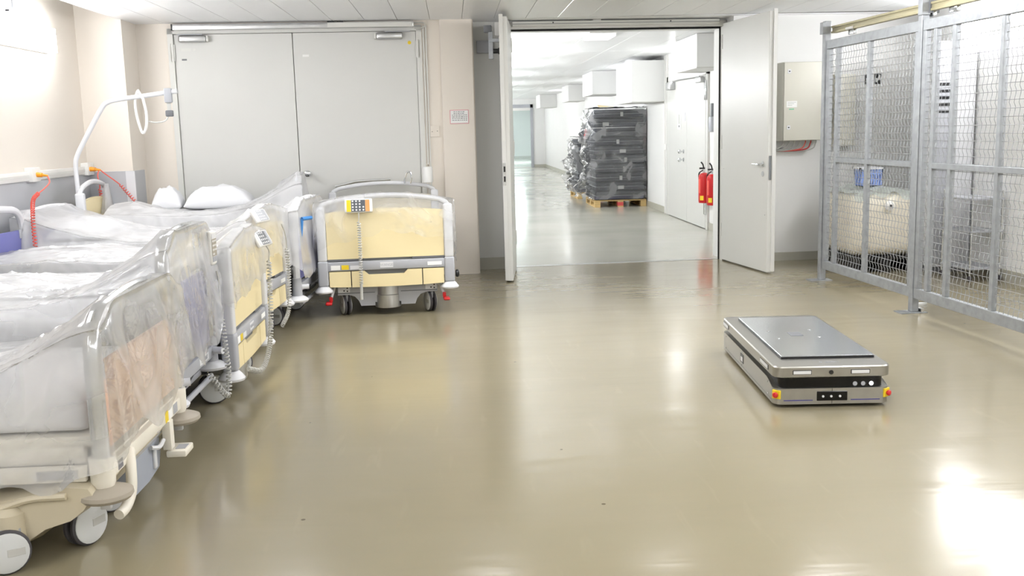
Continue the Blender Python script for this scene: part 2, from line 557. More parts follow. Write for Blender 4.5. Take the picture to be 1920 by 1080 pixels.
# metal expansion strip at the doorway
st = struct(fr(B().box(0.5, 2.86, 0.30, 0.36, 0.0, 0.003).build('trim_1', 'alu', angle=0)))

# hall ceiling: backing slab + long metal panels
ceil = struct(B().box(-2.93, 5.0, -3.2, 10.32, CZ + 0.012, CZ + 0.06).build('ceiling', 'ceiling_gap', angle=0))
pm = None
for k in range(26):
    for (ya, yb) in ((-3.2, 4.0), (4.004, 9.84)):
        x0 = -2.925 + 0.3045 * k
        if pm is None:
            pm = {}
        key = (ya,)
        if key not in pm:
            me = B().box(0.0, 0.301, ya, yb, 0.0, 0.012, bev=0.002, seg=1).build('ceiling_panel', 'ceiling', ceil)
            pm[key] = me.data
            me.location = (x0, 0, CZ)
        else:
            o = obj('ceiling_panel', pm[key], None, ceil, 0)
            o.location = (x0, 0, CZ)
# strip of ceiling in front of the recessed doorway
struct(fr(B().box(0.2, 5.0, -0.06, 0.24, CZ + 0.001, CZ + 0.03).build('trim_3', 'ceiling', angle=0)))

# left wall (goes up past the suspended ceiling), wainscot, trunking rail
wl = struct(B().box(XL - 0.2, XL, -3.2, 9.9, 0, 2.9).build('wall_left', 'wall_beige', angle=0))
B().box(XL, XL + 0.012, -3.2, 9.30, 0.0, 1.115).build('wainscot', 'wainscot', wl, 0)
tr = struct(B().box(XL, XL + 0.035, -3.2, 9.30, 1.105, 1.175, bev=0.004).build('trim_4', 'white_plastic'))
B().box(XL + 0.035, XL + 0.038, -3.2, 9.30, 1.13, 1.15).build('groove', 'frame_grey', tr, 0)
# slab above the ceiling gap
struct(B().box(XL - 0.2, -2.9, -3.2, 9.9, 2.80, 2.9).build('trim_5', 'wall_white', angle=0))
# pilaster in the corner
pl = struct(B().box(XL, -2.90, 9.30, 9.95, 0, 2.82).build('wall_pilaster', 'wall_beige', angle=0))
B().box(XL, -2.888, 9.288, 9.60, 0.0, 1.12, bev=0.002, seg=1).build('wainscot', 'wainscot', pl)
B().box(-2.965, -2.885, 9.285, 9.30, 0.0, 1.118).build('corner_guard', 'bed_light', pl, 0)

# end wall, left part with the closed double door (door opening -2.60 .. -0.30)
wf = struct(fr(B().box(-3.2, -2.62, 0.0, 0.5, 0, 2.8).box(-2.62, -0.28, 0.0, 0.5, 2.40, 2.8).box(-0.28, 0.22, 0.0, 0.5, 0, 2.8).build('wall_front', 'wall_beige', angle=0)))
struct(fr(B().box(-0.10, 0.205, -0.045, 0.45, 0, 2.8).build('wall_column', 'wall_beige', angle=0)))
struct(fr(B().box(-2.9, 0.3, 0.35, 0.42, 0, 2.6).build('wall_behind_door', 'wall_white', angle=0)))

d1 = struct(fr(B().box(-2.625, -2.575, -0.012, 0.10, 0, 2.405).box(-0.325, -0.275, -0.012, 0.10, 0, 2.405).box(-2.625, -0.275, -0.012, 0.10, 2.355, 2.405).build('door_1', 'frame_grey', angle=0)))
for (a, b, nm) in ((-2.573, -1.489, 'l'), (-1.483, -0.327, 'r')):
    lf = B().box(a, b, 0.008, 0.07, 0.012, 2.352, bev=0.003, seg=1).build('door_leaf', 'door_grey', d1)
    for hz in (0.3, 2.10):
        hx = a - 0.012 if nm == 'l' else b + 0.012
        B().cyl((hx, -0.012, hz), (hx, -0.012, hz + 0.17), 0.012, seg=12).box(hx - 0.02, hx + 0.02, -0.012, 0.0, hz + 0.01, hz + 0.16).build('hinge', 'frame_grey', lf)
    cx = -2.52 if nm == 'l' else -0.70
    B().box(cx, cx + 0.25, -0.055, 0.006, 2.275, 2.34, bev=0.018, seg=3).build('door_closer', 'alu', lf)
    B().box(cx + (0.25 if nm == 'l' else -0.02), cx + (0.27 if nm == 'l' else 0.0), -0.045, 0.006, 2.28, 2.335, bev=0.004).build('closer_cap', 'frame_grey', lf)
B().lathe([(0.022, 0.0), (0.022, -0.02), (0.010, -0.025), (0.010, -0.045), (0.022, -0.05), (0.032, -0.062), (0.030, -0.078), (0.016, -0.088), (0.001, -0.09)], (-1.41, 0.006, 1.035), 'y').build('door_knob', 'chrome', d1)
B().box(-2.56, -0.345, -0.075, -0.012, 2.385, 2.437, bev=0.004).build('closer_rail', 'alu', d1)
B().box(-2.572, -2.56, -0.077, -0.012, 2.383, 2.439).build('rail_end_cap', 'black', d1, 0)
B().box(-1.15, -0.36, -0.080, -0.074, 2.389, 2.433, bev=0.002, seg=1).build('rail_cover', 'frame_grey', d1)
for x in (-1.12, -1.03):
    B().box(x - 0.03, x + 0.03, -0.07, -0.02, 2.437, 2.448).build('rail_bracket', 'black', d1, 0)
B().box(-2.53, -2.30, -0.05, -0.03, 2.343, 2.35).box(-0.62, -0.38, -0.05, -0.03, 2.343, 2.35).build('closer_arm', 'bed_grey', d1, 0)
B().box(-2.51, -2.42, 0.004, 0.008, 2.20, 2.225).build('rating_plate', 'frame_grey', d1, 0)
B().lathe([(0.012, 0.0), (0.012, -0.004)], (-2.39, 0.008, 2.212), 'y', 16).build('plate_emblem', 'frame_grey', d1)
B().box(-2.51, -2.465, 0.005, 0.008, 2.115, 2.13).build('door_label', 'bed_dark', d1, 0)
B().box(-1.40, -1.34, 0.005, 0.008, 2.13, 2.15).build('door_label', 'paper', d1, 0)
B().lathe([(0.017, 0.0), (0.017, -0.004)], (-0.39, 0.008, 2.245), 'y', 16).build('yellow_dot', 'yellow', d1)
B().tube(smooth_path([(-0.36, -0.03, 2.42), (-0.26, -0.03, 2.425), (-0.235, -0.03, 2.40), (-0.27, -0.03, 2.375), (-0.34, -0.03, 2.375)], 6), 0.004, 6).build('closer_cable', 'cable_grey', d1)
# conduits right of the door
struct(fr(B().box(-0.262, -0.250, -0.014, 0.0, 0.0, 2.40).box(-0.238, -0.226, -0.014, 0.0, 0.0, 2.40).build('trim_6', 'frame_grey', angle=0)))
o = fr(B().box(-0.225, -0.135, -0.012, 0.0, 1.35, 1.455, bev=0.002, seg=1).build('blank_plate', 'wall_beige'))
tag(o, 'blank square cover plate on beige wall beside the column', 'wall plate')
B().lathe([(0.004, 0), (0.004, -0.002)], (-0.205, -0.012, 1.40), 'y', 8).build('screw', 'dark', o)
B().lathe([(0.004, 0), (0.004, -0.002)], (-0.155, -0.012, 1.405), 'y', 8).build('screw', 'dark', o)
# notice on the column
nt_ = thing('wall_notice', 'small framed notice with pink border on the beige column', 'notice', fw(0.06, -0.046, 1.535), FA)
B().box(-0.091, 0.091, -0.004, 0.0, -0.066, 0.066).build('border', 'print_red', nt_, 0)
B().box(-0.085, 0.085, -0.006, -0.004, -0.06, 0.06).build('sheet', 'paper', nt_, 0)
bb = B()
for r in range(6):
    z = 0.045 - r * 0.016
    xx = -0.07 + (0.015 if r in (0, 1) else 0)
    while xx < 0.07 - (0.02 if r in (0, 1) else 0):
        l = random.uniform(0.01, 0.028)
        bb.box(xx, min(xx + l, 0.075), -0.0068, -0.006, z, z + 0.006)
        xx += l + 0.006
bb.build('print_lines', 'print', nt_, 0)

# recess and open doorway
wd = struct(fr(B().box(0.20, 0.58, 0.24, 0.62, 0, 2.8).box(0.58, 2.80, 0.24, 0.62, 2.375, 2.8).build('wall_doorway', 'door_grey', angle=0)))
struct(fr(B().box(2.80, 5.2, -0.005, 0.62, 0, 2.8).build('wall_front_right', 'wall_white', angle=0)))
struct(fr(B().box(0.2, 0.57, 0.225, 0.24, 0, 0.12).build('baseboard_recess', 'baseboard', angle=0)))
struct(fr(B().box(2.95, 4.9, -0.018, -0.005, 0, 0.085).build('baseboard_front', 'baseboard', angle=0)))
d2 = struct(fr(B().box(0.545, 0.60, 0.20, 0.30, 0, 2.43).box(2.765, 2.82, 0.20, 0.30, 0, 2.43).box(0.545, 2.82, 0.20, 0.30, 2.375, 2.43).build('door_2', 'frame_grey', angle=0)))
B().box(0.60, 2.765, 0.296, 0.302, 2.360, 2.376).box(2.750, 2.766, 0.296, 0.302, 0, 2.376).box(0.6, 0.612, 0.296, 0.302, 0, 2.376).build('door_seal', 'seal', d2, 0)
B().box(0.62, 2.70, 0.13, 0.20, 2.395, 2.44, bev=0.004).build('closer_rail', 'frame_grey', d2)
B().box(0.62, 2.70, 0.125, 0.131, 2.413, 2.417).build('rail_groove', 'bed_dark', d2, 0)
for x in (1.02, 2.20):
    B().lathe([(0.007, 0), (0.007, -0.003)], (x, 0.13, 2.425), 'y', 8).build('rail_screw', 'black', d2)
B().box(1.42, 1.50, 0.14, 0.2, 2.438, 2.449).build('rail_bracket', 'frame_grey', d2, 0)
def leaf(hx, hy, tx, ty, face):
    """open fire-door leaf from hinge (world xy) to free edge"""
    dx, dy = tx - hx, ty - hy
    w = math.hypot(dx, dy)
    e = thing('x', 'x', 'x')
    return w, math.atan2(dy, dx)
for side in (0, 1):
    hx, hy = (fw(0.575, 0.20)[:2] if side == 0 else fw(2.79, 0.20)[:2])
    tx, ty = ((0.475, 9.195) if side == 0 else (2.925, 9.185))
    w = math.hypot(tx - hx, ty - hy)
    ang = math.atan2(ty - hy, tx - hx)
    # local x from hinge to free edge; local y positive is to the left of that direction
    s = 1 if side == 0 else -1
    lf = B().box(0.0, w, -0.035, 0.035, 0.012, 2.40, bev=0.003, seg=1).build('door_leaf', 'door_grey', d2)
    lf.matrix_world = Matrix.Translation((hx, hy, 0)) @ Matrix.Rotation(ang, 4, 'Z')
    lf.matrix_parent_inverse = Matrix()
    # parent transform is the end-wall frame: express the leaf in it
    pmx = Matrix.Translation(FO) @ Matrix.Rotation(FA, 4, 'Z')
    lf.matrix_basis = pmx.inverted() @ (Matrix.Translation((hx, hy, 0)) @ Matrix.Rotation(ang, 4, 'Z'))
    B().box(w - 0.004, w + 0.012, -0.02 * s - 0.018, -0.02 * s + 0.018, 0.02, 2.42).build('rebate', 'door_grey', lf, 0)
    if side == 0:
        B().box(w + 0.011, w + 0.014, -0.034, -0.008, 0.90, 1.10).build('strike_plate', 'chrome', lf, 0)
        for z in (0.93, 1.02):
            B().box(w + 0.0135, w + 0.0155, -0.028, -0.012, z, z + 0.05).build('latch_slot', 'black', lf, 0)
        B().box(w + 0.011, w + 0.014, -0.03, -0.012, 1.30, 1.62).build('edge_bolt', 'frame_grey', lf, 0)
        # top closer bracket on the wall side of this leaf
        B().box(0.35, 0.45, -0.10, -0.035, 2.28, 2.40, bev=0.004).build('hold_open_block', 'white_plastic', lf)
        B().box(0.62, 0.68, -0.14, -0.035, 2.20, 2.23).box(0.60, 0.66, -0.15, -0.11, 2.05, 2.30).build('magnet_bracket', 'galv', lf, 0)
        B().lathe([(0.03, -0.035), (0.03, -0.06), (0.022, -0.065), (0.022, -0.11)], (0.64, 0, 2.12), 'y', 16).build('magnet', 'black', lf)
        B().box(0.575, 0.68, -0.19, -0.12, 2.29, 2.35, bev=0.003).build('magnet_box', 'bed_dark', lf)
    else:
        # face towards the passage carries handle and keyhole
        yb = -0.035
        B().lathe([(0.026, 0), (0.026, -0.008), (0.011, -0.01), (0.011, -0.05)], (w - 0.10, yb, 1.02), 'y', 16).tube([(w - 0.10, yb - 0.047, 1.02), (w - 0.23, yb - 0.047, 1.02)], 0.010, 10).build('door_handle', 'chrome', lf)
        B().lathe([(0.025, 0), (0.025, -0.006), (0.012, -0.007)], (w - 0.10, yb, 0.93), 'y', 16).build('keyhole_rose', 'chrome', lf)
        B().box(w + 0.011, w + 0.014, -0.03, -0.006, 0.88, 1.10).build('strike_plate', 'chrome', lf, 0)
        for z in (0.55, 0.95, 1.75, 2.0):
            B().lathe([(0.006, 0), (0.006, -0.003)], (0.05 if z in (0.95, 2.0) else w - 0.05, yb, z), 'y', 8).build('screw', 'chrome', lf)
    for hz in (0.25, 1.15, 2.15):
        B().cyl((-0.012, 0.03 * s, hz), (-0.012, 0.03 * s, hz + 0.14), 0.012, seg=12).build('hinge', 'frame_grey', lf)
for o in [x for x in bpy.data.objects if x.name == 'x' or x.name.startswith('x.')]:
    bpy.data.objects.remove(o)
# wall magnet plate and conduit in the recess behind the left leaf
o = tag(fr(B().box(0.27, 0.43, 0.205, 0.24, 2.15, 2.27, bev=0.003).build('magnet_wall_plate', 'bed_grey')), 'grey door magnet plate high in the recess beside the open left door leaf', 'door hardware')
struct(fr(B().box(0.49, 0.505, 0.225, 0.24, 0.0, 2.3).build('trim_7', 'wall_white', angle=0)))

# right side: cage wall and back wall
struct(B().box(XR, XR + 0.2, -3.2, 10.2, 0, 2.8).build('wall_right', 'wall_white', angle=0))
struct(B().box(XR - 0.015, XR, -3.2, 10.0, 0, 0.10).build('baseboard_right', 'baseboard', angle=0))
struct(B().box(-3.6, 5.2, -3.4, -3.2, 0, 2.9).build('wall_back', 'wall_white', angle=0))

# corridor
struct(B().box(CX0 - 0.2, CX0, 10.45, CYE + 0.2, 0, 2.8).build('wall_corridor_left', 'wall_white', angle=0))
wcr = struct(B().box(CX1, CX1 + 0.2, 10.55, CYE + 0.2, 0, 2.8).build('wall_corridor_right', 'wall_white', angle=0))
struct(B().box(2.95, CX1, CYE, CYE + 0.2, 0, 2.8).box(CX0, 2.95, CYE, CYE + 0.2, 2.30, 2.8).build('wall_corridor_end', 'wall_white', angle=0))
struct(B().box(CX1 - 0.012, CX1, 10.6, 13.27, 0, 0.10).box(CX1 - 0.012, CX1, 15.83, CYE, 0, 0.10).build('baseboard_corridor', 'baseboard', angle=0))
struct(B().box(2.96, CX1, CYE - 0.012, CYE, 0, 0.10).build('baseboard_corridor_end', 'baseboard', angle=0))
# room beyond the glass
struct(B().box(-0.5, 5, 49.0, 49.2, 0, 2.8).box(-0.7, -0.5, CYE, 49.2, 0, 2.8).box(4.5, 4.7, CYE + 0.2, 49.2, 0, 2.8).build('wall_far_room', 'wall_white', angle=0))
struct(B().box(-0.5, 4.6, 48.985, 49.0, 0, 0.12).build('baseboard_far_room', 'baseboard', angle=0))
cc = struct(B().box(-0.7, 4.8, 10.3, 49.2, CC + 0.012, CC + 0.08).build('ceiling_corridor', 'ceiling_gap', angle=0))
tile = None
for i in range(5):
    for j in range(12):
        x0, y0 = CX0 + 0.6 * i, 10.45 + 2.25 * j
        if tile is None:
            o = B().box(0.0, 0.594, 0.0, 2.244, 0, 0.012, bev=0.002, seg=1).build('ceiling_panel', 'ceiling', cc)
            tile = o.data
        else:
            o = obj('ceiling_panel', tile, None, cc, 0)
        o.location = (x0, y0, CC)

# ------------------------------------------------------------------ lamps
def lamp(label, loc, rz, length, mat='lamp', group=None, z=2.2, h=0.2, d=0.09):
    """wall lamp: local x along the wall, local -y out of the wall"""
    t = thing('wall_lamp', label, 'lamp', loc, rz, group)
    B().box(-length / 2, length / 2, -0.03, 0.0, -h / 2, h / 2, bev=0.004).build('housing', 'white_plastic', t)
    B().box(-length / 2 + 0.01, length / 2 - 0.01, -d, -0.031, -h / 2 + 0.005, h / 2 - 0.005).build('diffuser', mat, t)
    return t
t = lamp('long white wall lamp glowing above the beds on the left wall', (XL, 8.0, 2.21), PI / 2, 1.22)
B().box(-0.10, -0.07, -0.05, 0.0, 0.16, 0.26).box(-0.10, -0.03, -0.03, -0.0, 0.14, 0.17).build('cable_clip', 'bed_grey', t, 0)
lamp('long white wall lamp glowing behind the wire mesh on the right', (XR, 8.35, 2.24), -PI / 2, 1.5, h=0.2)
# the same wall lamps go on round the hall, outside the picture
for k, y in enumerate((4.6, 1.2, -1.8)):
    lamp('white wall lamp on the left wall outside the view', (XL, y, 2.21), PI / 2, 1.22, group='hall wall lamps')
for k, y in enumerate((4.9, 1.6, -1.4)):
    lamp('white wall lamp on the right wall outside the view', (XR, y, 2.24), -PI / 2, 1.5, group='hall wall lamps on the right')
for (x, y) in ((-1.3, 6.6), (0.2, 6.6), (1.5, 6.6), (2.75, 6.6), (1.2, 3.4), (2.6, 3.4), (-0.6, 0.0), (1.6, 0.0)):  # unseen overhead lamps, added as fill for end wall and beds
    t = thing('ceiling_lamp', 'added fill lamp overhead outside the view', 'lamp', (x, y, CZ), 0, 'added hall fill lamps')
    B().box(-0.11, 0.11, -0.76, 0.76, -0.03, -0.001, bev=0.003).build('housing', 'white_plastic', t)
    B().box(-0.10, 0.10, -0.75, 0.75, -0.085, -0.031).build('diffuser', 'lamp_fill_top', t)
# corridor lamps
for k, y in enumerate((14.75, 18.7, 23.6, 29.6, 34.6)):
    lamp(['white wall lamp tucked between the two nearest duct boxes', 'white wall lamp behind the second duct box', 'white wall lamp beyond the mattress stack', 'white wall lamp far down the corridor', 'farthest white wall lamp of the corridor'][k], (CX1, y, 2.30), -PI / 2, 1.22, 'lamp_c', 'corridor wall lamps', h=0.16)
for k, y in enumerate((12.0, 14.6, 17.4, 20.5, 24.5, 28.5, 32.5, 36.0)):  # unseen lamps added behind the open leaf to brighten the corridor
    lamp('added fill lamp on the corridor wall hidden by the open door leaf', (CX0, y, 1.95), PI / 2, 1.5, 'lamp_fill_and_far', 'added corridor fill lamps on the left')
t = thing('ceiling_lamp', 'slim white lamp on the corridor ceiling just inside the doorway', 'lamp', (1.78, 12.2, CC))
B().box(-0.16, 0.16, -0.3, 0.3, -0.02, -0.001).build('housing', 'white_plastic', t, 0)
B().box(-0.15, 0.15, -0.29, 0.29, -0.05, -0.021).build('diffuser', 'lamp_soft', t)
t = thing('ceiling_lamp', 'white lamp in the room beyond the far glass door', 'lamp', (2.4, 43, CC))
B().box(-0.6, 0.6, -1.5, 1.5, -0.02, -0.001).build('housing', 'white_plastic', t, 0)
B().box(-0.58, 0.58, -1.48, 1.48, -0.05, -0.021).build('diffuser', 'lamp_fill_and_far', t)

# ------------------------------------------------------------------ corridor fittings
def duct(label, x0, y0, y1, z0, ztop=CC - 0.004):
    t = thing('duct_box', label, 'duct box', (x0, y0, z0), 0, 'duct boxes')
    B().box(0, CX1 - x0 - 0.002, 0, y1 - y0, 0, ztop - z0, bev=0.003, seg=1).build('casing', 'wall_white', t)
    B().box(-0.002, CX1 - x0 - 0.004, -0.002, 0.02, 0.0, 0.012).build('edge_trim', 'frame_grey', t, 0)
duct('white duct box above the corridor door, nearest of the row', 2.99, 12.35, 13.55, 2.085)
duct('large white duct box above the wrapped mattress stack', 2.85, 16.1, 17.6, 1.78, 2.43)
duct('small white duct box just past the large one', 2.76, 20.0, 21.5, 2.04)
duct('grey white duct box farther down the corridor', 2.97, 26.0, 27.5, 2.08)
duct('farthest white duct box at the corridor end', 2.84, 33.0, 34.5, 2.08)
# conduit on the wall beside the corridor door
t = tag(B().box(CX1 - 0.03, CX1, 15.86, 15.91, 0, 2.49).box(CX1 - 0.03, CX1, 16.0, 16.04, 0, 2.49).build('cable_conduit', 'white_plastic', angle=0), 'white cable conduits running up the wall beside the corridor door', 'conduit')
B().box(CX1 - 0.045, CX1, 15.84, 15.93, 1.02, 1.11, bev=0.004).build('junction_box', 'white_plastic', t)
# corridor door in the right wall
d3 = struct(B().box(CX1 - 0.03, CX1 + 0.05, 13.27, 13.36, 0, 2.14).box(CX1 - 0.03, CX1 + 0.05, 15.74, 15.83, 0, 2.14).box(CX1 - 0.03, CX1 + 0.05, 13.27, 15.83, 2.06, 2.14).build('door_3', 'frame_grey', angle=0))
for (a, b) in ((13.365, 14.44), (14.45, 15.735)):
    B().box(CX1 - 0.035, CX1 + 0.02, a, b, 0.01, 2.055, bev=0.003, seg=1).build('door_leaf', 'door_grey', d3)
for z in (1.02, 0.90):
    B().lathe([(0.028, 0), (0.028, -0.01), (0.012, -0.012), (0.012, -0.05), (0.03, -0.055), (0.03, -0.08), (0.01, -0.09)], (CX1 - 0.035, 14.62, z), 'x', 16).build('door_knob', 'chrome', d3)
B().box(CX1 - 0.10, CX1 - 0.035, 13.40, 13.70, 1.96, 2.03, bev=0.01).build('door_closer', 'alu', d3)
B().tube([(CX1 - 0.08, 13.5, 2.035), (CX1 - 0.12, 14.6, 2.045), (CX1 - 0.05, 15.4, 2.05)], 0.012, 6).build('closer_arm', 'alu', d3)
B().box(CX1 - 0.12, CX1 - 0.03, 15.2, 15.5, 1.93, 2.05, bev=0.01).build('closer_block', 'alu', d3)
for hz in (0.2, 1.72):
    B().box(CX1 - 0.055, CX1 - 0.03, 13.30, 13.38, hz, hz + 0.26, bev=0.006).build('hinge', 'chrome', d3)
B().box(CX1 - 0.04, CX1 - 0.035, 14.82, 15.02, 1.34, 1.62).build('door_notice', 'paper', d3, 0)
B().box(CX1 - 0.041, CX1 - 0.0399, 14.86, 14.98, 1.42, 1.56).build('notice_print', 'cable_grey', d3, 0)
B().box(CX1 - 0.042, CX1 - 0.0399, 14.90, 14.94, 1.37, 1.40).build('notice_symbol', 'dark', d3, 0)
B().box(CX1 - 0.04, CX1 - 0.035, 14.53, 14.60, 1.46, 1.58).build('small_plate', 'bed_light', d3, 0)
# lever box and switch plate on the wall between door and doorway
t = thing('key_box', 'grey key box with lever on the wall above the red extinguishers', 'key box', (CX1, 13.02, 1.45))
B().box(-0.07, 0, -0.06, 0.06, -0.15, 0.05, bev=0.02).build('body', 'bed_grey', t)
B().box(-0.05, 0, -0.03, 0.03, 0.05, 0.22, bev=0.006).build('lever', 'bed_dark', t)
t = thing('switch_plate', 'white light switch plate on the wall near the right door jamb', 'switch', (CX1, 12.35, 1.62))
B().box(-0.02, 0, -0.09, 0.09, -0.10, 0.10, bev=0.004).build('plate', 'white_plastic', t)
B().box(-0.028, -0.02, -0.05, 0.05, -0.06, 0.0, bev=0.003).build('rocker', 'bed_light', t)
# fire extinguishers (rectangular cabinets with valve)
def extinguisher(label, loc, group='fire extinguishers', s=1.0, rz=0.0):
    t = thing('fire_extinguisher', label, 'extinguisher', loc, rz, group)
    B().lathe([(0.02 * s, 0.0), (0.082 * s, 0.006), (0.088 * s, 0.03), (0.088 * s, 0.40 * s), (0.08 * s, 0.44 * s), (0.05 * s, 0.465 * s), (0.022 * s, 0.475 * s)], seg=24).build('cylinder', 'red', t)
    B().cyl((0, 0, 0.475 * s), (0, 0, 0.53 * s), 0.018 * s, seg=12).build('valve', 'chrome', t)
    B().box(-0.075 * s, 0.01 * s, -0.012 * s, 0.012 * s, 0.53 * s, 0.555 * s, mat=None).tube([(-0.005 * s, 0, 0.53 * s), (-0.02 * s, 0, 0.60 * s), (-0.05 * s, 0, 0.64 * s)], 0.012 * s, 8).build('grip', 'black', t)
    B().tube(smooth_path([(-0.02 * s, 0.02 * s, 0.51 * s), (-0.06 * s, 0.09 * s, 0.45 * s), (-0.04 * s, 0.105 * s, 0.25 * s), (-0.02 * s, 0.10 * s, 0.10 * s)], 5), 0.011 * s, 8).build('hose', 'black', t)
    g = [[(Vector(((0.0885 * s) * math.cos(a), (0.0885 * s) * math.sin(a), z))) for z in (0.05 * s, 0.12 * s)] for a in [math.radians(-150 + i * 8) for i in range(6)]]
    B().quadgrid(g).build('yellow_label', 'yellow', t)
    g = [[(Vector(((0.0885 * s) * math.cos(a), (0.0885 * s) * math.sin(a), z))) for z in (0.16 * s, 0.38 * s)] for a in [math.radians(-172 + i * 9) for i in range(4)]]
    B().quadgrid(g).build('text_strip', 'cable_red', t)
    return t
extinguisher('red fire extinguisher on corridor wall, the one nearer the doorway', (CX1 - 0.10, 12.72, 0.37), s=0.85)
extinguisher('red fire extinguisher on corridor wall, the one nearer the corridor door', (CX1 - 0.10, 13.16, 0.37), s=0.85)
t = extinguisher('small red fire extinguisher far away behind the glass door', (2.72, 48.7, 0.55), s=1.15)
t = extinguisher('red fire extinguisher half hidden behind the far wrapped stack', (CX1 - 0.11, 25.4, 0.95), s=0.9)
# glass door at the corridor end
d4 = struct(B().box(1.0, 1.06, CYE - 0.03, CYE + 0.08, 0, 2.30).box(2.85, 2.95, CYE - 0.03, CYE + 0.08, 0, 2.30).box(1.0, 2.95, CYE - 0.03, CYE + 0.08, 2.18, 2.30).build('door_4', 'bed_grey', angle=0))
B().box(1.06, 2.85, CYE + 0.02, CYE + 0.03, 0.02, 2.18).build('pane', 'glass', d4, 0)
B().box(1.95, 1.99, CYE, CYE + 0.05, 0.0, 2.18).build('mullion', 'bed_light', d4, 0)
B().box(1.06, 2.85, CYE + 0.0, CYE + 0.05, 2.08, 2.18).build('door_closer', 'white_plastic', d4, 0)

# ------------------------------------------------------------------ pallets with wrapped mattresses
def pallet(label, loc, rz=0.0, W_=0.92, D_=1.2):
    t = thing('wooden_pallet', label, 'pallet', loc, rz, 'wooden pallets')
    n = 6
    for k in range(n):
        y0 = k * (D_ - 0.12) / (n - 1)
        B().box(0, W_, y0, y0 + 0.12, 0.105, 0.127, bev=0.002, seg=1).build('board', 'wood', t)
    for k, x in enumerate((0.0, W_ / 2 - 0.05, W_ - 0.1)):
        B().box(x, x + 0.1, 0.0, D_, 0.085, 0.105).build('stringer', 'wood', t, 0)
        B().box(x, x + 0.1, 0.0, D_, 0.0, 0.02).build('runner', 'wood', t, 0)
        for y in (0.0, D_ / 2 - 0.07, D_ - 0.14):
            B().box(x, x + 0.1, y, y + 0.14, 0.02, 0.085).build('block', 'wood_red' if (k == 1 and y == 0) else 'wood', t, 0)
    return t
def mattress_stack(ox, oy, n, thick, labels, W_=0.88, D_=1.15, rz=0.0, z0=0.128):
    for k in range(n):
        z = z0 + k * thick
        dx = random.uniform(-0.018, 0.018)
        lab = labels[k]
        t = thing('wrapped_mattress', lab, 'mattress', (ox + dx, oy + random.uniform(-0.01, 0.015), z), rz, 'mattresses stacked on pallets')
        h = thick - 0.006
        cm = 'mattress_navy' if k == 0 else 'mattress_dark'
        B().box(0, W_, 0, D_, 0, h * 0.5 - 0.004, bev=0.022, seg=3).build('lower_half', cm, t)
        B().box(0.004, W_ - 0.004, 0.004, D_, h * 0.5, h, bev=0.022, seg=3).build('upper_half', 'mattress_dark', t)
        B().box(0.006, W_ - 0.006, -0.004, D_, h * 0.5 - 0.007, h * 0.5 + 0.003).build('zip_seam', 'bed_grey', t, 0)
        if k not in (0, 7):
            lx = 0.48 + random.uniform(-0.06, 0.06) if k != 8 else 0.2
            lw = 0.11 if k in (1, 5, 8) else 0.05
            B().box(lx - lw / 2, lx + lw / 2, -0.014, -0.012, h * 0.2, h * 0.2 + (0.06 if k in (1, 5, 8) else 0.075)).build('tag', 'paper', t, 0)
ordn = ['bottom', 'second', 'third', 'fourth', 'fifth', 'sixth', 'seventh', 'eighth', 'ninth', 'top']
pallet('wooden pallet with a red block under the tall mattress stack', (2.45, 17.62, 0))
mattress_stack(2.46, 17.63, 10, 0.158, ['%s dark mattress %s the tall wrapped stack' % (w, 'of' if w in ('bottom', 'top') else 'from the bottom of') for w in ordn])
pallet('wooden pallet under the lower wrapped stack farther back', (2.42, 19.9, 0))
mattress_stack(2.44, 19.95, 7, 0.15, ['%s dark mattress %s the lower wrapped stack behind' % (w, 'of' if w in ('bottom', 'top') else 'from the bottom of') for w in ordn[:6] + ['top']])

def crumpled_wrap(name, label, x0, x1, y0, y1, z0, z1, seed, left_amp, front_amp):
    """plastic film hanging crumpled round a stack; open at the back and below"""
    rnd = np.random.RandomState(seed)
    nx, ny, nz = 34, 36, 56
    path = [(x0, y1 + (y0 - y1) * i / ny, -1, 0) for i in range(ny)] + [(x0 + (x1 - x0) * i / nx, y0, 0, -1) for i in range(nx)] + [(x1, y0 + (y1 - y0) * i / 10, 1, 0) for i in range(11)]
    n = len(path)
    def fbm(shape, octs):
        out = np.zeros(shape)
        for (a, b, amp) in octs:
            g = rnd.randn(a + 3, b + 3)
            u = np.linspace(0, a, shape[0]); v = np.linspace(0, b, shape[1])
            iu = u.astype(int); iv = v.astype(int)
            fu = (u - iu)[:, None]; fv = (v - iv)[None, :]
            fu = fu * fu * (3 - 2 * fu); fv = fv * fv * (3 - 2 * fv)
            q = lambda i, j: g[np.ix_(iu + i, iv + j)]
            out += amp * ((q(0, 0) * (1 - fu) + q(1, 0) * fu) * (1 - fv) + (q(0, 1) * (1 - fu) + q(1, 1) * fu) * fv)
        return out
    N1 = fbm((n, nz + 1), [(9, 9, 1.0), (22, 22, 0.6), (44, 44, 0.35)])
    rows = []
    for i, (x, y, ax, ay) in enumerate(path):
        row = []
        for k in range(nz + 1):
            t = k / nz
            amp = left_amp if ax < 0 else (front_amp if ay < 0 else 0.003)
            if ax < 0:
                amp = amp * min(1.0, 0.35 + (1 - t) * 1.2)
            d = 0.02 + amp * (0.9 + 0.8 * N1[i, k]) if ax < 0 else 0.022 + amp * N1[i, k]
            d = max(0.016, d)
            z = z0 + (z1 - z0) * t
            row.append(Vector((x + ax * d, y + ay * d, z)))
        rows.append(row)
    b = B().quadgrid(rows)
    # top
    b.quadgrid([[Vector((x0 + (x1 - x0) * i / 16, y0 + (y1 - y0) * j / 16, z1 + 0.012 + 0.02 * rnd.rand())) for j in range(17)] for i in range(17)])
    return tag(b.build(name, 'stretch', None, 60), label, 'plastic film')
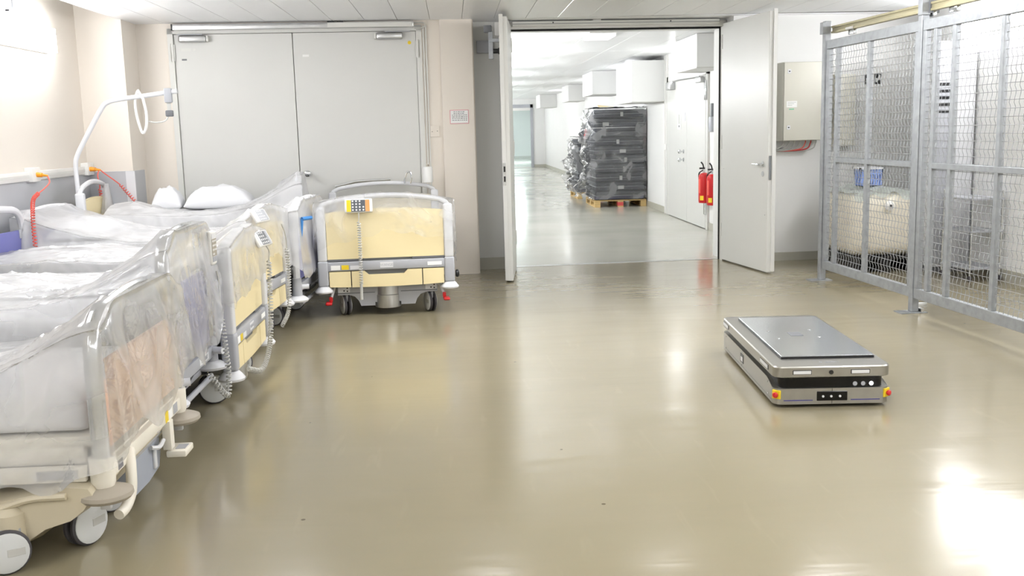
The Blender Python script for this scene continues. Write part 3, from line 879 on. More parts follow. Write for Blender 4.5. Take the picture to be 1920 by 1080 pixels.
crumpled_wrap('stretch_film', 'crumpled clear film wrapped around the tall mattress stack', 2.44, 3.35, 17.60, 18.8, 0.14, 1.72, 3, 0.08, 0.006)
crumpled_wrap('stretch_film', 'crumpled clear film wrapped around the lower stack behind', 2.42, 3.34, 19.92, 21.1, 0.14, 1.20, 5, 0.06, 0.02)
o = B().box(2.62, 3.05, 17.75, 18.6, 1.735, 1.742).build('loose_sheet', 'paper', angle=0)
tag(o, 'pale loose sheet lying on top of the tall mattress stack', 'sheet')
_b = B().prism([(2.62, 1.75), (2.92, 1.755), (2.60, 1.80)], 'y', 18.2, 18.206)
tag(_b.build('folded_card', 'cream', angle=0), 'pale folded card sticking up on top of the mattress stack', 'card')

# ------------------------------------------------------------------ electrical cabinet
cb = thing('electrical_cabinet', 'pale grey electrical cabinet mounted on the white wall beside the mesh', 'cabinet', fw(3.22, -0.265, 1.22), FA)
B().box(0, 0.46, 0.015, 0.245, 0, 0.76, bev=0.004).build('body', 'cab', cb)
dr = B().box(0.003, 0.457, -0.005, 0.013, 0.004, 0.756, bev=0.005).build('cabinet_door', 'cab', cb)
for z in (0.11, 0.65):
    B().box(0.035, 0.07, -0.010, -0.004, z, z + 0.04, bev=0.002, seg=1).build('lock', 'bed_light', dr)
    B().lathe([(0.007, 0), (0.007, -0.004)], (0.052, -0.010, z + 0.02), 'y', 10).build('lock_core', 'black', dr)
B().box(0.03, 0.135, -0.0065, -0.005, 0.325, 0.385).build('label_plate', 'paper', dr, 0)
bb = B()
for r in range(3):
    bb.box(0.04, 0.125 - 0.02 * r, -0.0075, -0.0064, 0.37 - r * 0.014, 0.375 - r * 0.014)
bb.build('label_print', 'cable_grey', dr, 0)
B().box(0.055, 0.105, -0.0065, -0.005, 0.303, 0.311).build('green_mark', 'green_print', dr, 0)
B().box(0.43, 0.45, -0.012, -0.004, 0.09, 0.13, bev=0.002, seg=1).build('latch', 'red_plastic', dr)
for k in range(7):
    x = 0.06 + 0.055 * k
    m_ = 'cable_red' if k in (4,) else ('red' if k == 5 else 'cable_grey')
    B().tube(smooth_path([(x, 0.12, 0.01), (x, 0.13, -0.03), (x - 0.05, 0.15, -0.075 - 0.003 * k), (x - 0.16 - 0.03 * k, 0.20, -0.10), (-0.10, 0.225, -0.095 + 0.01 * k), (-0.13, 0.23, -0.03)], 6), 0.006, 6).build('cable', m_, cb)
sw = thing('alarm_box', 'small red and white alarm box on the wall below the cabinet', 'alarm box', fw(3.175, -0.04, 1.045), FA)
B().box(-0.045, 0.045, 0, 0.035, -0.045, 0.045, bev=0.004).build('housing', 'white_plastic', sw)
B().box(-0.035, 0.035, -0.008, 0.0, -0.037, 0.037, bev=0.004).build('cover', 'red_plastic', sw)
B().tube(smooth_path([(0.0, 0.02, 0.045), (0.03, 0.02, 0.09), (0.15, 0.02, 0.10)], 6), 0.005, 6).build('cable', 'bed_dark', sw)
# trunking between door leaf and cabinet
struct(fr(B().box(3.06, 3.115, -0.03, -0.005, 1.16, 2.40).box(3.125, 3.15, -0.02, -0.005, 1.16, 2.40).build('trim_8', 'white_plastic', angle=0)))

# ------------------------------------------------------------------ wire mesh partition
P1 = Vector((3.24, 8.70, 0)); P2 = Vector((3.327, 7.073, 0))
fd = (P2 - P1).normalized()
fang = math.atan2(fd.y, fd.x)
def fence_pt(d, off=0.0, z=0.0):
    n = Vector((-fd.y, fd.x, 0))
    p = P1 + fd * d + n * off
    return (p.x, p.y, z)
SP = (P2 - P1).length
def mesh_gate(label, d0, d1, stiles, crossz=1.075, zb=0.11, zt=2.085, off=0.0):
    """local x along the partition from d0; local y across"""
    t = thing('mesh_gate', label, 'mesh gate', fence_pt(d0, off), fang, 'wire mesh gates')
    w = d1 - d0
    B().box(0, w, -0.02, 0.02, zb, zb + 0.075, bev=0.003, seg=1).build('bottom_rail', 'galv', t)
    B().box(0, w, -0.02, 0.02, zt - 0.075, zt, bev=0.003, seg=1).build('top_rail', 'galv', t)
    B().box(0, 0.045, -0.02, 0.02, zb + 0.075, zt - 0.075, bev=0.003, seg=1).build('stile', 'galv', t)
    B().box(w - 0.045, w, -0.02, 0.02, zb + 0.075, zt - 0.075, bev=0.003, seg=1).build('stile', 'galv', t)
    for sx in stiles:
        B().box(sx - 0.02, sx + 0.02, -0.018, 0.02, zb + 0.075, zt - 0.075, bev=0.003, seg=1).build('stile', 'galv', t)
    s0 = stiles[0] if stiles else 0
    B().box(s0 + 0.02, w - 0.045, -0.019, 0.018, crossz - 0.02, crossz + 0.02, bev=0.003, seg=1).build('cross_rail', 'galv', t)
    bw = B()
    pitch = 0.05
    nvert = int((w - 0.09) / pitch)
    for k in range(1, nvert + 1):
        x = 0.045 + (w - 0.09) * k / (nvert + 1)
        pts = []
        nz = int((zt - zb - 0.15) / (pitch / 2))
        for i in range(nz + 1):
            z = zb + 0.075 + (zt - zb - 0.15) * i / nz
            pts.append((x + (0.002 if i % 2 else -0.002), 0.004 if (i // 2) % 2 else -0.004, z))
        bw.tube(pts, 0.0021, 4, cap=False)
    nh = int((zt - zb - 0.15) / pitch)
    for k in range(1, nh):
        z = zb + 0.075 + (zt - zb - 0.15) * k / nh
        bw.tube([(0.02, 0.0, z), (w - 0.02, 0.0, z)], 0.0021, 4, cap=False)
    wm = bw.build('wire_mesh', 'wire', t, 0)
    wm['kind'] = 'stuff'
    return t
mesh_gate('wire mesh gate beside the wall, in front of the tank', 0.05, SP - 0.03, [0.20, 0.78])
mesh_gate('wire mesh gate at the right edge, nearer the camera', SP + 0.03, SP + 1.75, [0.16, 0.40, 0.95])
mesh_gate('wire mesh gate out of view past the right edge', SP + 1.80, SP + 3.5, [0.4, 0.95])
for k, (d, lab) in enumerate(((0.0, 'galvanised mesh post by the white wall'), (SP, 'galvanised mesh post between the two visible gates'), (SP + 1.775, 'galvanised mesh post out of view past the right edge'))):
    t = thing('fence_post', lab, 'post', fence_pt(d), fang, 'mesh posts')
    zt = 2.25 if k == 0 else 2.12
    B().box(-0.028, 0.028, -0.028, 0.028, 0.006, zt, bev=0.004, seg=1).build('post', 'galv', t)
    B().box(-0.06, 0.06, -0.12, 0.08, 0.0, 0.006).build('base_plate', 'galv', t, 0)
    if k != 0:
        B().box(-0.012, 0.012, 0.03, 0.10, 0.006, 0.07, bev=0.004).box(-0.04, 0.05, 0.035, 0.06, 0.006, 0.03).build('floor_guide', 'chrome', t)
        B().box(-0.03, 0.03, -0.03, 0.03, zt, 2.30).build('bracket', 'galv', t, 0)
    else:
        B().box(-0.03, 0.03, -0.05, -0.02, 2.14, 2.24).build('bracket', 'galv', t, 0)
# sliding track above the gates
tk = thing('sliding_track', 'olive grey sliding rail running above the wire mesh gates', 'rail', fence_pt(0.03, 0.055), fang)
B().box(0, 5.2, -0.022, 0.022, 2.145, 2.205, bev=0.006).build('rail', 'track', tk)
B().box(0, 5.2, -0.03, -0.022, 2.145, 2.16).box(0, 5.2, -0.03, -0.022, 2.19, 2.205).build('rail_lip', 'track', tk, 0)
for d in (0.35, 1.6, 1.9, 3.2):
    B().box(d - 0.05, d + 0.05, -0.015, 0.015, 2.105, 2.145, bev=0.004).build('roller_carriage', 'chrome', tk)
for d in (1.62, 3.4):
    B().box(d - 0.02, d + 0.02, -0.035, 0.035, 2.13, 2.23).box(d - 0.02, d + 0.02, -0.02, 0.02, 2.23, CZ).build('hanger', 'bed_dark', tk, 0)
B().cyl((0.30, -0.03, 2.155), (0.42, -0.03, 2.155), 0.012, seg=10).build('rail_stop', 'white_plastic', tk)

# ------------------------------------------------------------------ inside the cage
tk = thing('storage_tank', 'large cream plastic tank on a black pallet behind the mesh', 'tank', (3.62, 9.02, 0))
B().box(0, 0.68, 0, 0.78, 0.15, 0.72, bev=0.10, seg=4).build('tank_body', 'tank', tk)
B().lathe([(0.045, 0), (0.045, -0.02), (0.03, -0.025), (0.018, -0.035)], (0.36, 0.0, 0.62), 'y', 20).build('cap', 'white_plastic', tk)
B().lathe([(0.012, 0), (0.012, -0.006)], (0.36, -0.035, 0.62), 'y', 12).build('cap_mark', 'dark', tk)
pb = B().box(0.0, 0.68, 0.0, 0.78, 0.12, 0.15)
pb.build('pallet_deck', 'black', tk, 0)
pb = B()
for x in (0.0, 0.29, 0.58):
    pb.box(x, x + 0.10, 0.0, 0.78, 0.0, 0.12)
pb.build('pallet_feet', 'black', tk, 0)
bb = B().quadgrid([[Vector((0.03 + 0.62 * i / 20, 0.02 + 0.74 * j / 20, 0.735 + 0.05 * math.exp(-((i - 10) / 6.0) ** 2) + 0.008 * math.sin(i * 1.7 + j))) for j in range(21)] for i in range(21)])
bb.quadgrid([[Vector((0.03 + 0.62 * i / 30, 0.0 - 0.01 * math.sin(i), 0.735 + 0.05 * math.exp(-((i / 1.5 - 10) / 6.0) ** 2) - (0.06 + 0.03 * math.sin(i * 0.6)) * k / 4)) for k in range(5)] for i in range(31)])
tag(bb.build('plastic_sheet', 'tank_film', None, 60), 'greenish plastic sheet draped over the cream tank', 'plastic film').location = (3.62, 9.02, 0)
bk = thing('plastic_basket', 'blue and white slotted plastic basket standing on the tank', 'basket', (3.885, 9.28, 0.79))
def ringbox(b, hw, hd, z0, z1, th):
    b.box(-hw, hw, -hd, -hd + th, z0, z1).box(-hw, hw, hd - th, hd, z0, z1).box(-hw, -hw + th, -hd, hd, z0, z1).box(hw - th, hw, -hd, hd, z0, z1)
b_ = B(); ringbox(b_, 0.095, 0.07, 0.0, 0.02, 0.008); b_.box(-0.095, 0.095, -0.07, 0.07, 0, 0.006); b_.build('base', 'basket', bk, 0)
b_ = B(); ringbox(b_, 0.10, 0.075, 0.055, 0.07, 0.008); ringbox(b_, 0.105, 0.08, 0.11, 0.16, 0.008); b_.build('band', 'basket', bk, 0)
b_ = B(); ringbox(b_, 0.12, 0.095, 0.158, 0.175, 0.018); b_.build('rim', 'bed_light', bk, 0)
b_ = B()
for i in range(9):
    x = -0.09 + 0.18 * i / 8
    for s in (-1, 1):
        b_.box(x - 0.006, x + 0.006, s * 0.073 - 0.004, s * 0.073 + 0.004, 0.01, 0.12)
for i in range(6):
    y = -0.065 + 0.13 * i / 5
    for s in (-1, 1):
        b_.box(s * 0.098 - 0.004, s * 0.098 + 0.004, y - 0.006, y + 0.006, 0.01, 0.12)
b_.build('slats', 'basket', bk, 0)
# grey upright locker / pillar
pc = thing('grey_locker', 'tall pale grey locker with vent slots standing behind the mesh', 'locker', (4.33, 8.92, 0))
B().box(0.0, 0.37, 0.0, 0.48, 0.05, 2.08, bev=0.006).build('body', 'bed_light', pc)
B().box(0.02, 0.35, 0.02, 0.46, 0.0, 0.05).build('plinth', 'bed_dark', pc, 0)
B().box(0.012, 0.18, -0.012, 0.0, 0.08, 2.05, bev=0.003).build('locker_door', 'bed_grey', pc)
B().box(0.186, 0.358, -0.012, 0.0, 0.08, 2.05, bev=0.003).build('locker_door', 'bed_light', pc)
for k in range(5):
    B().box(0.03, 0.13, -0.016, -0.011, 1.45 + 0.06 * k, 1.475 + 0.06 * k).build('vent_slot', 'black', pc, 0)
B().box(0.15, 0.17, -0.03, -0.012, 1.02, 1.12, bev=0.004).build('handle', 'black', pc)
# two-tier trolley beside the locker
tr_ = thing('small_trolley', 'small wire trolley with two dark shelves behind the mesh', 'trolley', (4.40, 8.32, 0), 0.1)
for (x, y) in ((0, 0), (0.28, 0), (0, 0.42), (0.28, 0.42)):
    B().cyl((x, y, 0.05), (x, y, 0.78), 0.009, seg=8).build('upright', 'chrome', tr_)
    B().lathe([(0.02, -0.01), (0.025, -0.006), (0.025, 0.006), (0.02, 0.01)], (x, y, 0.025), 'x', 14).build('castor', 'rubber', tr_)
for z in (0.10, 0.42, 0.70):
    B().box(-0.012, 0.292, -0.012, 0.432, z, z + 0.018, bev=0.003, seg=1).build('shelf', 'bed_grey', tr_)
# two black pictogram signs on the back wall of the cage
for k, x in enumerate((4.17, 4.27)):
    o = fr(B().box(x, x + 0.07, -0.012, -0.006, 1.76, 1.86).build('pictogram_sign', 'black', angle=0))
    tag(o, ['black pictogram sign high behind the mesh, the left one', 'black pictogram sign high behind the mesh, the right one'][k], 'sign', 'pictogram signs')
    B().box(x + 0.01, x + 0.03, -0.014, -0.011, 1.78, 1.82).box(x + 0.04, x + 0.06, -0.014, -0.011, 1.80, 1.85).build('pictogram', 'paper', o, 0)
o = fr(B().box(3.80, 4.02, -0.14, -0.006, 1.15, 1.86, bev=0.004).build('wall_cupboard', 'cab'))
tag(o, 'narrow beige wall cupboard behind the mesh above the tank', 'cupboard')
B().box(3.81, 4.01, -0.15, -0.14, 1.16, 1.85, bev=0.003).build('cupboard_door', 'cab', o)

# ------------------------------------------------------------------ transport robot
RW, RLn = 0.570, 1.34
rb = thing('transport_robot', 'low silver transport robot with glossy black band standing on the floor', 'robot', (1.825, 4.72, 0), math.radians(-4.3))
# local x: -RW/2..RW/2, local y: 0 (front, towards camera) .. RLn
def rrect(x0, x1, y0, y1, r, n=7):
    out = []
    for (cx, cy, a0) in ((x1 - r, y0 + r, -PI / 2), (x1 - r, y1 - r, 0), (x0 + r, y1 - r, PI / 2), (x0 + r, y0 + r, PI)):
        for i in range(n + 1):
            a = a0 + PI / 2 * i / n
            out.append((cx + r * math.cos(a), cy + r * math.sin(a)))
    return out
def slab(outline, zf0, zf1):
    b = B()
    va = [b.bm.verts.new((x, y, zf0(x, y))) for x, y in outline]
    vb = [b.bm.verts.new((x, y, zf1(x, y))) for x, y in outline]
    n = len(outline)
    b.bm.faces.new(list(reversed(va))); b.bm.faces.new(vb)
    for k in range(n):
        b.bm.faces.new((va[k], va[(k + 1) % n], vb[(k + 1) % n], vb[k]))
    return b
def dense(outline, step=0.04):
    out = []
    n = len(outline)
    for i in range(n):
        a, b = outline[i], outline[(i + 1) % n]
        m = max(1, int(math.hypot(b[0] - a[0], b[1] - a[1]) / step))
        for k in range(m):
            out.append((a[0] + (b[0] - a[0]) * k / m, a[1] + (b[1] - a[1]) * k / m))
    return out
ol = dense(rrect(-RW / 2, RW / 2, 0, RLn, 0.045))
def ztop(x, y):
    t = min(1, max(0, (y - 0.03) / 0.14))
    return 0.098 + 0.027 * (t * t * (3 - 2 * t))
lb = slab(ol, lambda x, y: 0.018, ztop)
lower = lb.build('lower_body', 'steel_body', rb)
slab(rrect(-RW / 2 + 0.028, RW / 2 - 0.028, 0.012, RLn - 0.012, 0.04), lambda x, y: 0.09, lambda x, y: 0.152).build('black_band', 'gloss_black', rb)
slab(rrect(-RW / 2 + 0.05, RW / 2 - 0.05, 0.05, RLn - 0.05, 0.03), lambda x, y: 0.004, lambda x, y: 0.02).build('undercarriage', 'dark', rb)
lid = B()
lo = rrect(-RW / 2 - 0.002, RW / 2 + 0.002, -0.004, RLn + 0.004, 0.05)
def inset(o, d):
    cx = 0; cy = RLn / 2
    return [(cx + (x - cx) * (1 - d / (RW / 2)), cy + (y - cy) * (1 - d / (RLn / 2))) for x, y in o]
rings_ = [(inset(lo, 0.008), 0.152), (lo, 0.157), (lo, 0.204), (inset(lo, 0.005), 0.210)]
vr = [[lid.bm.verts.new((x, y, z)) for x, y in o] for o, z in rings_]
for a, b in zip(vr, vr[1:]):
    n = len(a)
    for k in range(n):
        lid.bm.faces.new((a[k], a[(k + 1) % n], b[(k + 1) % n], b[k]))
lid.bm.faces.new(list(reversed(vr[0]))); lid.bm.faces.new(vr[-1])
top = lid.build('top_cover', 'steel_body', rb)
dk = B().box(-RW / 2 + 0.075, RW / 2 - 0.03, 0.17, RLn - 0.12, 0.2195, 0.2245, bev=0.001, seg=1).build('lift_deck', 'deck', rb)
B().box(-RW / 2 + 0.072, RW / 2 - 0.027, 0.167, RLn - 0.117, 0.2095, 0.2195).build('deck_shadow_gap', 'black', rb, 0)
B().box(-0.035, 0.035, 0.66, 0.76, 0.2243, 0.2256).build('deck_code_plate', 'bed_dark', dk, 0)
for (x, y) in ((-0.13, 0.80), (-0.12, 0.60), (0.11, 0.82), (0.11, 0.62)):
    B().lathe([(0.012, 0.2235), (0.012, 0.226), (0.008, 0.2275)], (x, y, 0), 'z', 12).build('deck_bolt', 'chrome', dk)
for x in (-0.15, 0.135):
    B().box(x - 0.047, x + 0.047, -0.006, -0.003, 0.170, 0.192, bev=0.0012, seg=1).build('sensor_frame', 'black', top)
    B().box(x - 0.043, x + 0.043, -0.008, -0.005, 0.173, 0.189).build('sensor_window', 'bed_light', top, 0)
B().lathe([(0.011, 0), (0.011, -0.004)], (-0.008, -0.004, 0.180), 'y', 16).build('camera_eye', 'black', top)
for (y0, y1) in ((0.12, 0.30), (RLn - 0.20, RLn - 0.04)):
    B().box(-RW / 2 - 0.004, -RW / 2 - 0.0015, y0, y1, 0.168, 0.192).build('side_window_frame', 'black', top, 0)
    B().box(-RW / 2 - 0.005, -RW / 2 - 0.003, y0 + 0.012, y1 - 0.006, 0.171, 0.189).build('side_window', 'bed_light', top, 0)
text_mesh('lettering', 'e aslin', 0.04, 'bed_grey', top, (0.005, 0.085, 0.2105), (0, 0, 0))
# front details of the lower body
B().box(-0.075, 0.075, -0.004, 0.002, 0.035, 0.083, bev=0.0018, seg=1).build('control_panel', 'gloss_black', lower)
for x in (-0.045, -0.005, 0.038):
    B().lathe([(0.006, 0), (0.006, -0.003)], (x, -0.004, 0.058), 'y', 12).build('panel_button', 'bed_light', lower)
B().box(-0.0012, 0.0012, -0.001, 0.002, 0.02, 0.098).build('panel_joint', 'black', lower, 0)
for (a, b) in ((-0.238, -0.095), (0.092, 0.235)):
    B().box(a, b, -0.0016, 0.002, 0.036, 0.0405).build('light_strip', 'blue_strip', lower, 0)
for s in (-1, 1):
    es = thing('emergency_stop', None, None)
    es.parent = rb
    es.location = (s * (RW / 2 - 0.014), 0.012, 0.068)
    es.rotation_euler = (0, 0, s * math.radians(38))
    B().box(-0.022, 0.022, -0.004, 0.006, -0.022, 0.022, bev=0.002, seg=1).build('yellow_plate', 'yellow', es)
    B().lathe([(0.009, -0.003), (0.009, -0.008), (0.0135, -0.010), (0.0145, -0.017), (0.010, -0.021), (0.001, -0.022)], (0, 0, 0), 'y', 18).build('stop_button', 'red_plastic', es)
# lit dots on the black band, right of centre
for k, x in enumerate((0.115, 0.155, 0.195)):
    B().lathe([(0.011, 0), (0.011, -0.002)], (x, 0.012, 0.116), 'y', 16).build('status_light', 'lens' if k == 2 else 'bed_grey', rb)
# side service recess and screws
B().box(-RW / 2 - 0.002, -RW / 2 + 0.002, 0.72, 0.80, 0.055, 0.105).build('side_recess', 'black', lower, 0)
B().box(-RW / 2 - 0.003, -RW / 2 + 0.002, 0.74, 0.785, 0.062, 0.088, bev=0.001, seg=1).build('recess_socket', 'bed_light', lower)
for (y, z) in ((0.76, 0.118), (0.76, 0.042), (0.13, 0.105), (0.13, 0.045), (1.22, 0.11), (1.22, 0.04)):
    B().lathe([(0.005, 0), (0.005, -0.002)], (-RW / 2, y, z), 'x', 10).build('screw', 'chrome', lower)
B().box(-RW / 2 - 0.001, -RW / 2 + 0.002, 0.05, 1.25, 0.034, 0.0355).build('side_joint', 'bed_dark', lower, 0)
for (x, y) in ((-0.17, 0.25), (0.17, 0.25), (-0.17, 1.05), (0.17, 1.05), (-0.2, 0.65), (0.2, 0.65)):
    B().lathe([(0.04, -0.02), (0.04, 0.02)], (x, y, 0.04), 'x', 20).build('wheel', 'rubber', rb)

# ------------------------------------------------------------------ hospital beds
def caster(parent, x, y, r=0.075, out=1, rz=0.0, zt=0.17):
    w = B()
    for s in (-1, 1):
        w.lathe([(r * 0.86, s * 0.006), (r, s * 0.011), (r, s * 0.022), (r * 0.93, s * 0.027)] if s > 0 else [(r * 0.93, -0.027), (r, -0.022), (r, -0.011), (r * 0.86, -0.006)], (0, 0, 0), 'y', 28)
    wo = w.build('caster_wheel', 'rubber', parent)
    wo.location = (x, y, r); wo.rotation_euler = (0, 0, rz)
    c = B()
    for s in (-1, 1):
        c.lathe([(r * 0.9, 0.026 * s), (r * 0.9, 0.030 * s), (r * 0.80, 0.033 * s), (0.002, 0.034 * s)] if s > 0 else [(0.002, -0.034), (r * 0.80, -0.033), (r * 0.9, -0.030), (r * 0.9, -0.026)], (0, 0, 0), 'y', 28)
    c.build('wheel_cap', 'wheel_cap', wo)
    for q in (-0.0352, 0.0325):
        B().box(0.0, r * 0.72, q, q + 0.0027, -r * 0.17, r * 0.17, bev=0.0008, seg=1).build('cap_slot', 'cable_grey', wo)
    B().cyl((0, 0, r * 0.9), (0, 0, zt - r), 0.018, seg=12).box(-0.05, 0.05, -0.010, 0.010, r * 0.3, r * 0.98, bev=0.006).build('fork', 'bed_grey', wo)
    return wo

def arch_z(y, W, zc, rise):
    return zc + rise * (1 - (2 * y / W) ** 2)

def bed_common(t, L, W, zm0, zm1, frame_mat='bed_grey', mat_w=None, base=True):
    mw = (mat_w or W - 0.08) / 2
    B().box(-L + 0.06, -0.07, -mw, mw, zm0 - 0.05, zm0 - 0.01, bev=0.005).build('mattress_base', frame_mat, t)
    B().box(-L + 0.08, -0.09, -mw + 0.01, mw - 0.01, zm0, zm1, bev=0.035, seg=3).build('mattress', 'mattress_white', t)
    for s in (-1, 1):
        B().box(-L + 0.10, -0.10, s * (mw + 0.01) - 0.015, s * (mw + 0.01) + 0.015, zm0 - 0.10, zm0 - 0.04, bev=0.006).build('side_bar', frame_mat, t)
        B().tube(smooth_path([(-L + 0.35, s * (mw + 0.035), zm0 - 0.09), (-L + 0.40, s * (mw + 0.035), zm0 + 0.02), (-L + 0.5, s * (mw + 0.035), zm0 + 0.04), (-0.55, s * (mw + 0.035), zm0 + 0.04), (-0.45, s * (mw + 0.035), zm0 + 0.02), (-0.40, s * (mw + 0.035), zm0 - 0.09)], 5), 0.013, 8).build('side_rail', 'bed_light', t)
    if base:
        B().box(-L + 0.28, -0.22, -0.27, -0.21, 0.145, 0.205, bev=0.006).box(-L + 0.28, -0.22, 0.21, 0.27, 0.145, 0.205, bev=0.006).build('base_frame', frame_mat, t)
        B().box(-0.62, -0.50, -0.12, 0.12, 0.205, zm0 - 0.05, bev=0.01).box(-L + 0.5, -L + 0.62, -0.12, 0.12, 0.205, zm0 - 0.05, bev=0.01).build('lift_column', 'bed_grey', t)

def end_board(t, x, W, dz, panel_mat, foot=True, zc=0.875, rise=0.055, top_grey='bed_light', panel_top=0.82):
    """cream laminate bed end with posts and an arched rail, x = outer face side"""
    s = 1 if foot else -1
    for yy in (-W / 2, W / 2):
        p = B().box(x - 0.035, x + 0.035, yy - 0.035, yy + 0.035, 0.44 + dz, zc + dz - 0.02, bev=0.014, seg=3).build('post', 'bed_light', t)
        B().box(x - 0.039, x + 0.039, yy - 0.039, yy + 0.039, 0.25 + dz, 0.445 + dz, bev=0.014, seg=3).build('post_sleeve', 'bed_grey', p)
        B().lathe([(0.045, 0.195 + dz), (0.066, 0.20 + dz), (0.070, 0.212 + dz), (0.055, 0.232 + dz), (0.038, 0.25 + dz)], (x, yy, 0), 'z', 24).build('bumper', 'bed_light', p)
    # arched top rail running down into the posts
    pts = [(x, -W / 2, zc + dz - 0.03)]
    n = 20
    for i in range(n + 1):
        y = -W / 2 + 0.012 + (W - 0.024) * i / n
        e = min(1.0, (W / 2 - abs(y)) / 0.05)
        pts.append((x, y, arch_z(y, W, zc + dz, rise) - 0.025 * (1 - e) ** 2))
    pts.append((x, W / 2, zc + dz - 0.03))
    B().tube(pts, 0.020, 10).build('top_rail', top_grey, t)
    B().prism([(-W / 2 + 0.038, 0.455 + dz), (W / 2 - 0.038, 0.455 + dz), (W / 2 - 0.038, panel_top + dz - 0.015)] + [(W / 2 - 0.038 - (W - 0.076) * i / 12, arch_z(W / 2 - 0.038 - (W - 0.076) * i / 12, W, panel_top - 0.015 + dz, 0.03)) for i in range(13)] + [(-W / 2 + 0.038, panel_top + dz - 0.015)], 'x', x - 0.012, x + 0.012).build('end_panel', panel_mat, t)

def cream_bed(label, loc, rz, W=0.95, L=2.0, dz=0.0, zm=(0.50, 0.64), hz=0.0, head_mat='cream', pedals=True, text=True, hoop_head=False):
    t = thing('hospital_bed', label, 'hospital bed', loc, rz, 'hospital beds')
    bed_common(t, L, W, zm[0], zm[1])
    end_board(t, -0.04, W, dz, 'cream')
    if hoop_head:
        tube_end(t, -L + 0.04, W, 0.93, 0.25, head_mat, tube_mat='bed_light', panel=(0.36, 0.78))
    else:
        end_board(t, -L + 0.04, W, dz + hz, head_mat, foot=False)
    # grey cross bar with stickers, drawer fronts below
    bar = B().box(-0.075, -0.012, -W / 2 + 0.03, W / 2 - 0.03, 0.365 + dz, 0.435 + dz, bev=0.008).build('cross_bar', 'bed_grey', t)
    B().box(-0.0135, -0.0105, -W / 2 + 0.06, -W / 2 + 0.13, 0.375 + dz, 0.41 + dz).build('sticker', 'paper', bar, 0)
    B().box(-0.0135, -0.0105, -W / 2 + 0.14, -W / 2 + 0.195, 0.375 + dz, 0.41 + dz).build('sticker', 'yellow', bar, 0)
    B().box(-0.0135, -0.0105, -W / 2 + 0.205, -W / 2 + 0.285, 0.375 + dz, 0.405 + dz).build('sticker', 'bed_light', bar, 0)
    B().box(-0.0130, -0.0100, W / 2 - 0.17, W / 2 - 0.06, 0.385 + dz, 0.412 + dz).build('sticker', 'paper', bar, 0)
    B().box(-0.0135, -0.0105, -0.05, 0.05, 0.380 + dz, 0.422 + dz, bev=0.001, seg=1).build('name_plate', 'bed_light', bar)
    if text:
        text_mesh('lettering', 'WANGE', 0.026, 'bed_grey', bar, (-0.0100, 0.0, 0.401 + dz), (PI / 2, 0, PI / 2))
    B().box(-0.20, -0.08, -0.18, 0.19, 0.43 + dz, 0.455 + dz, bev=0.006).build('foot_tray', 'bed_light', t)
    B().box(-0.10, -0.03, -W / 2 + 0.04, -0.20, 0.44 + dz, 0.455 + dz).box(-0.10, -0.03, 0.20, W / 2 - 0.04, 0.44 + dz, 0.455 + dz).build('support_strip', 'bed_dark', t, 0)
    zb, zt = 0.245 + dz, 0.360 + dz
    a, b = -W / 2 + 0.045, W / 2 - 0.045
    c1, c2 = a + 0.165, b - 0.165
    def sag(y):
        return zb - 0.012 * (1 - (2 * y / W) ** 2)
    def dprism(y0, y1, notch=False):
        pts = [(y0 + (y1 - y0) * i / 8, sag(y0 + (y1 - y0) * i / 8)) for i in range(9)]
        if notch:
            pts += [(y1, zt), (0.16, zt), (0.13, zt - 0.03), (-0.14, zt - 0.03), (-0.17, zt), (y0, zt)]
        else:
            pts += [(y1, zt), (y0, zt)]
        return B().prism(pts, 'x', -0.04, -0.016)
    dprism(a, c1 - 0.004).build('drawer_front', 'cream', t)
    dprism(c1 + 0.004, c2 - 0.004, True).build('drawer_front', 'cream', t)
    dprism(c2 + 0.004, b).build('drawer_front', 'cream', t)
    B().box(-0.30, -0.042, a, b, zb + 0.005, zt + 0.002).build('drawer_box', 'bed_dark', t, 0)
    # under-carriage at the foot end
    yo = W * 0.40
    prof = [(-yo, 0.235), (yo, 0.235), (yo, 0.165), (0.30, 0.165), (0.255, 0.150), (0.225, 0.115), (0.21, 0.075), (0.10, 0.075), (0.10, 0.10), (-0.10, 0.10), (-0.10, 0.075), (-0.21, 0.075), (-0.225, 0.115), (-0.255, 0.150), (-0.30, 0.165), (-yo, 0.165)]
    uc = B().prism(prof, 'x', -0.17, -0.10).build('undercarriage', 'bed_grey', t)
    B().box(-0.101, -0.097, -yo, -0.10, 0.176, 0.182).box(-0.101, -0.097, 0.10, yo, 0.176, 0.182).build('groove', 'bed_dark', uc, 0)
    for s in (-1, 1):
        B().box(-0.10, -0.094, s * (yo - 0.05) - 0.045, s * (yo - 0.05) + 0.045, 0.185, 0.232, bev=0.002, seg=1).build('bracket_plate', 'bed_light', uc)
        for (dy, z_) in ((0.0, 0.20), (0.025, 0.22), (0.025, 0.196)):
            B().lathe([(0.006, 0), (0.006, 0.003)], (-0.094, s * (yo - 0.05) + dy, z_), 'x', 8).build('bolt', 'dark', uc)
    B().lathe([(0.07, 0.05), (0.10, 0.055), (0.105, 0.07), (0.105, 0.155), (0.100, 0.16), (0.100, 0.225), (0.06, 0.23), (0.06, 0.26)], (-0.16, 0, 0), 'z', 28).build('lift_cylinder', 'alu', t)
    for s in (-1, 1):
        caster(t, -0.17, s * (yo - 0.055), r=0.083, rz=math.radians(17), zt=0.17)
        caster(t, -L + 0.25, s * (yo - 0.055), zt=0.17)
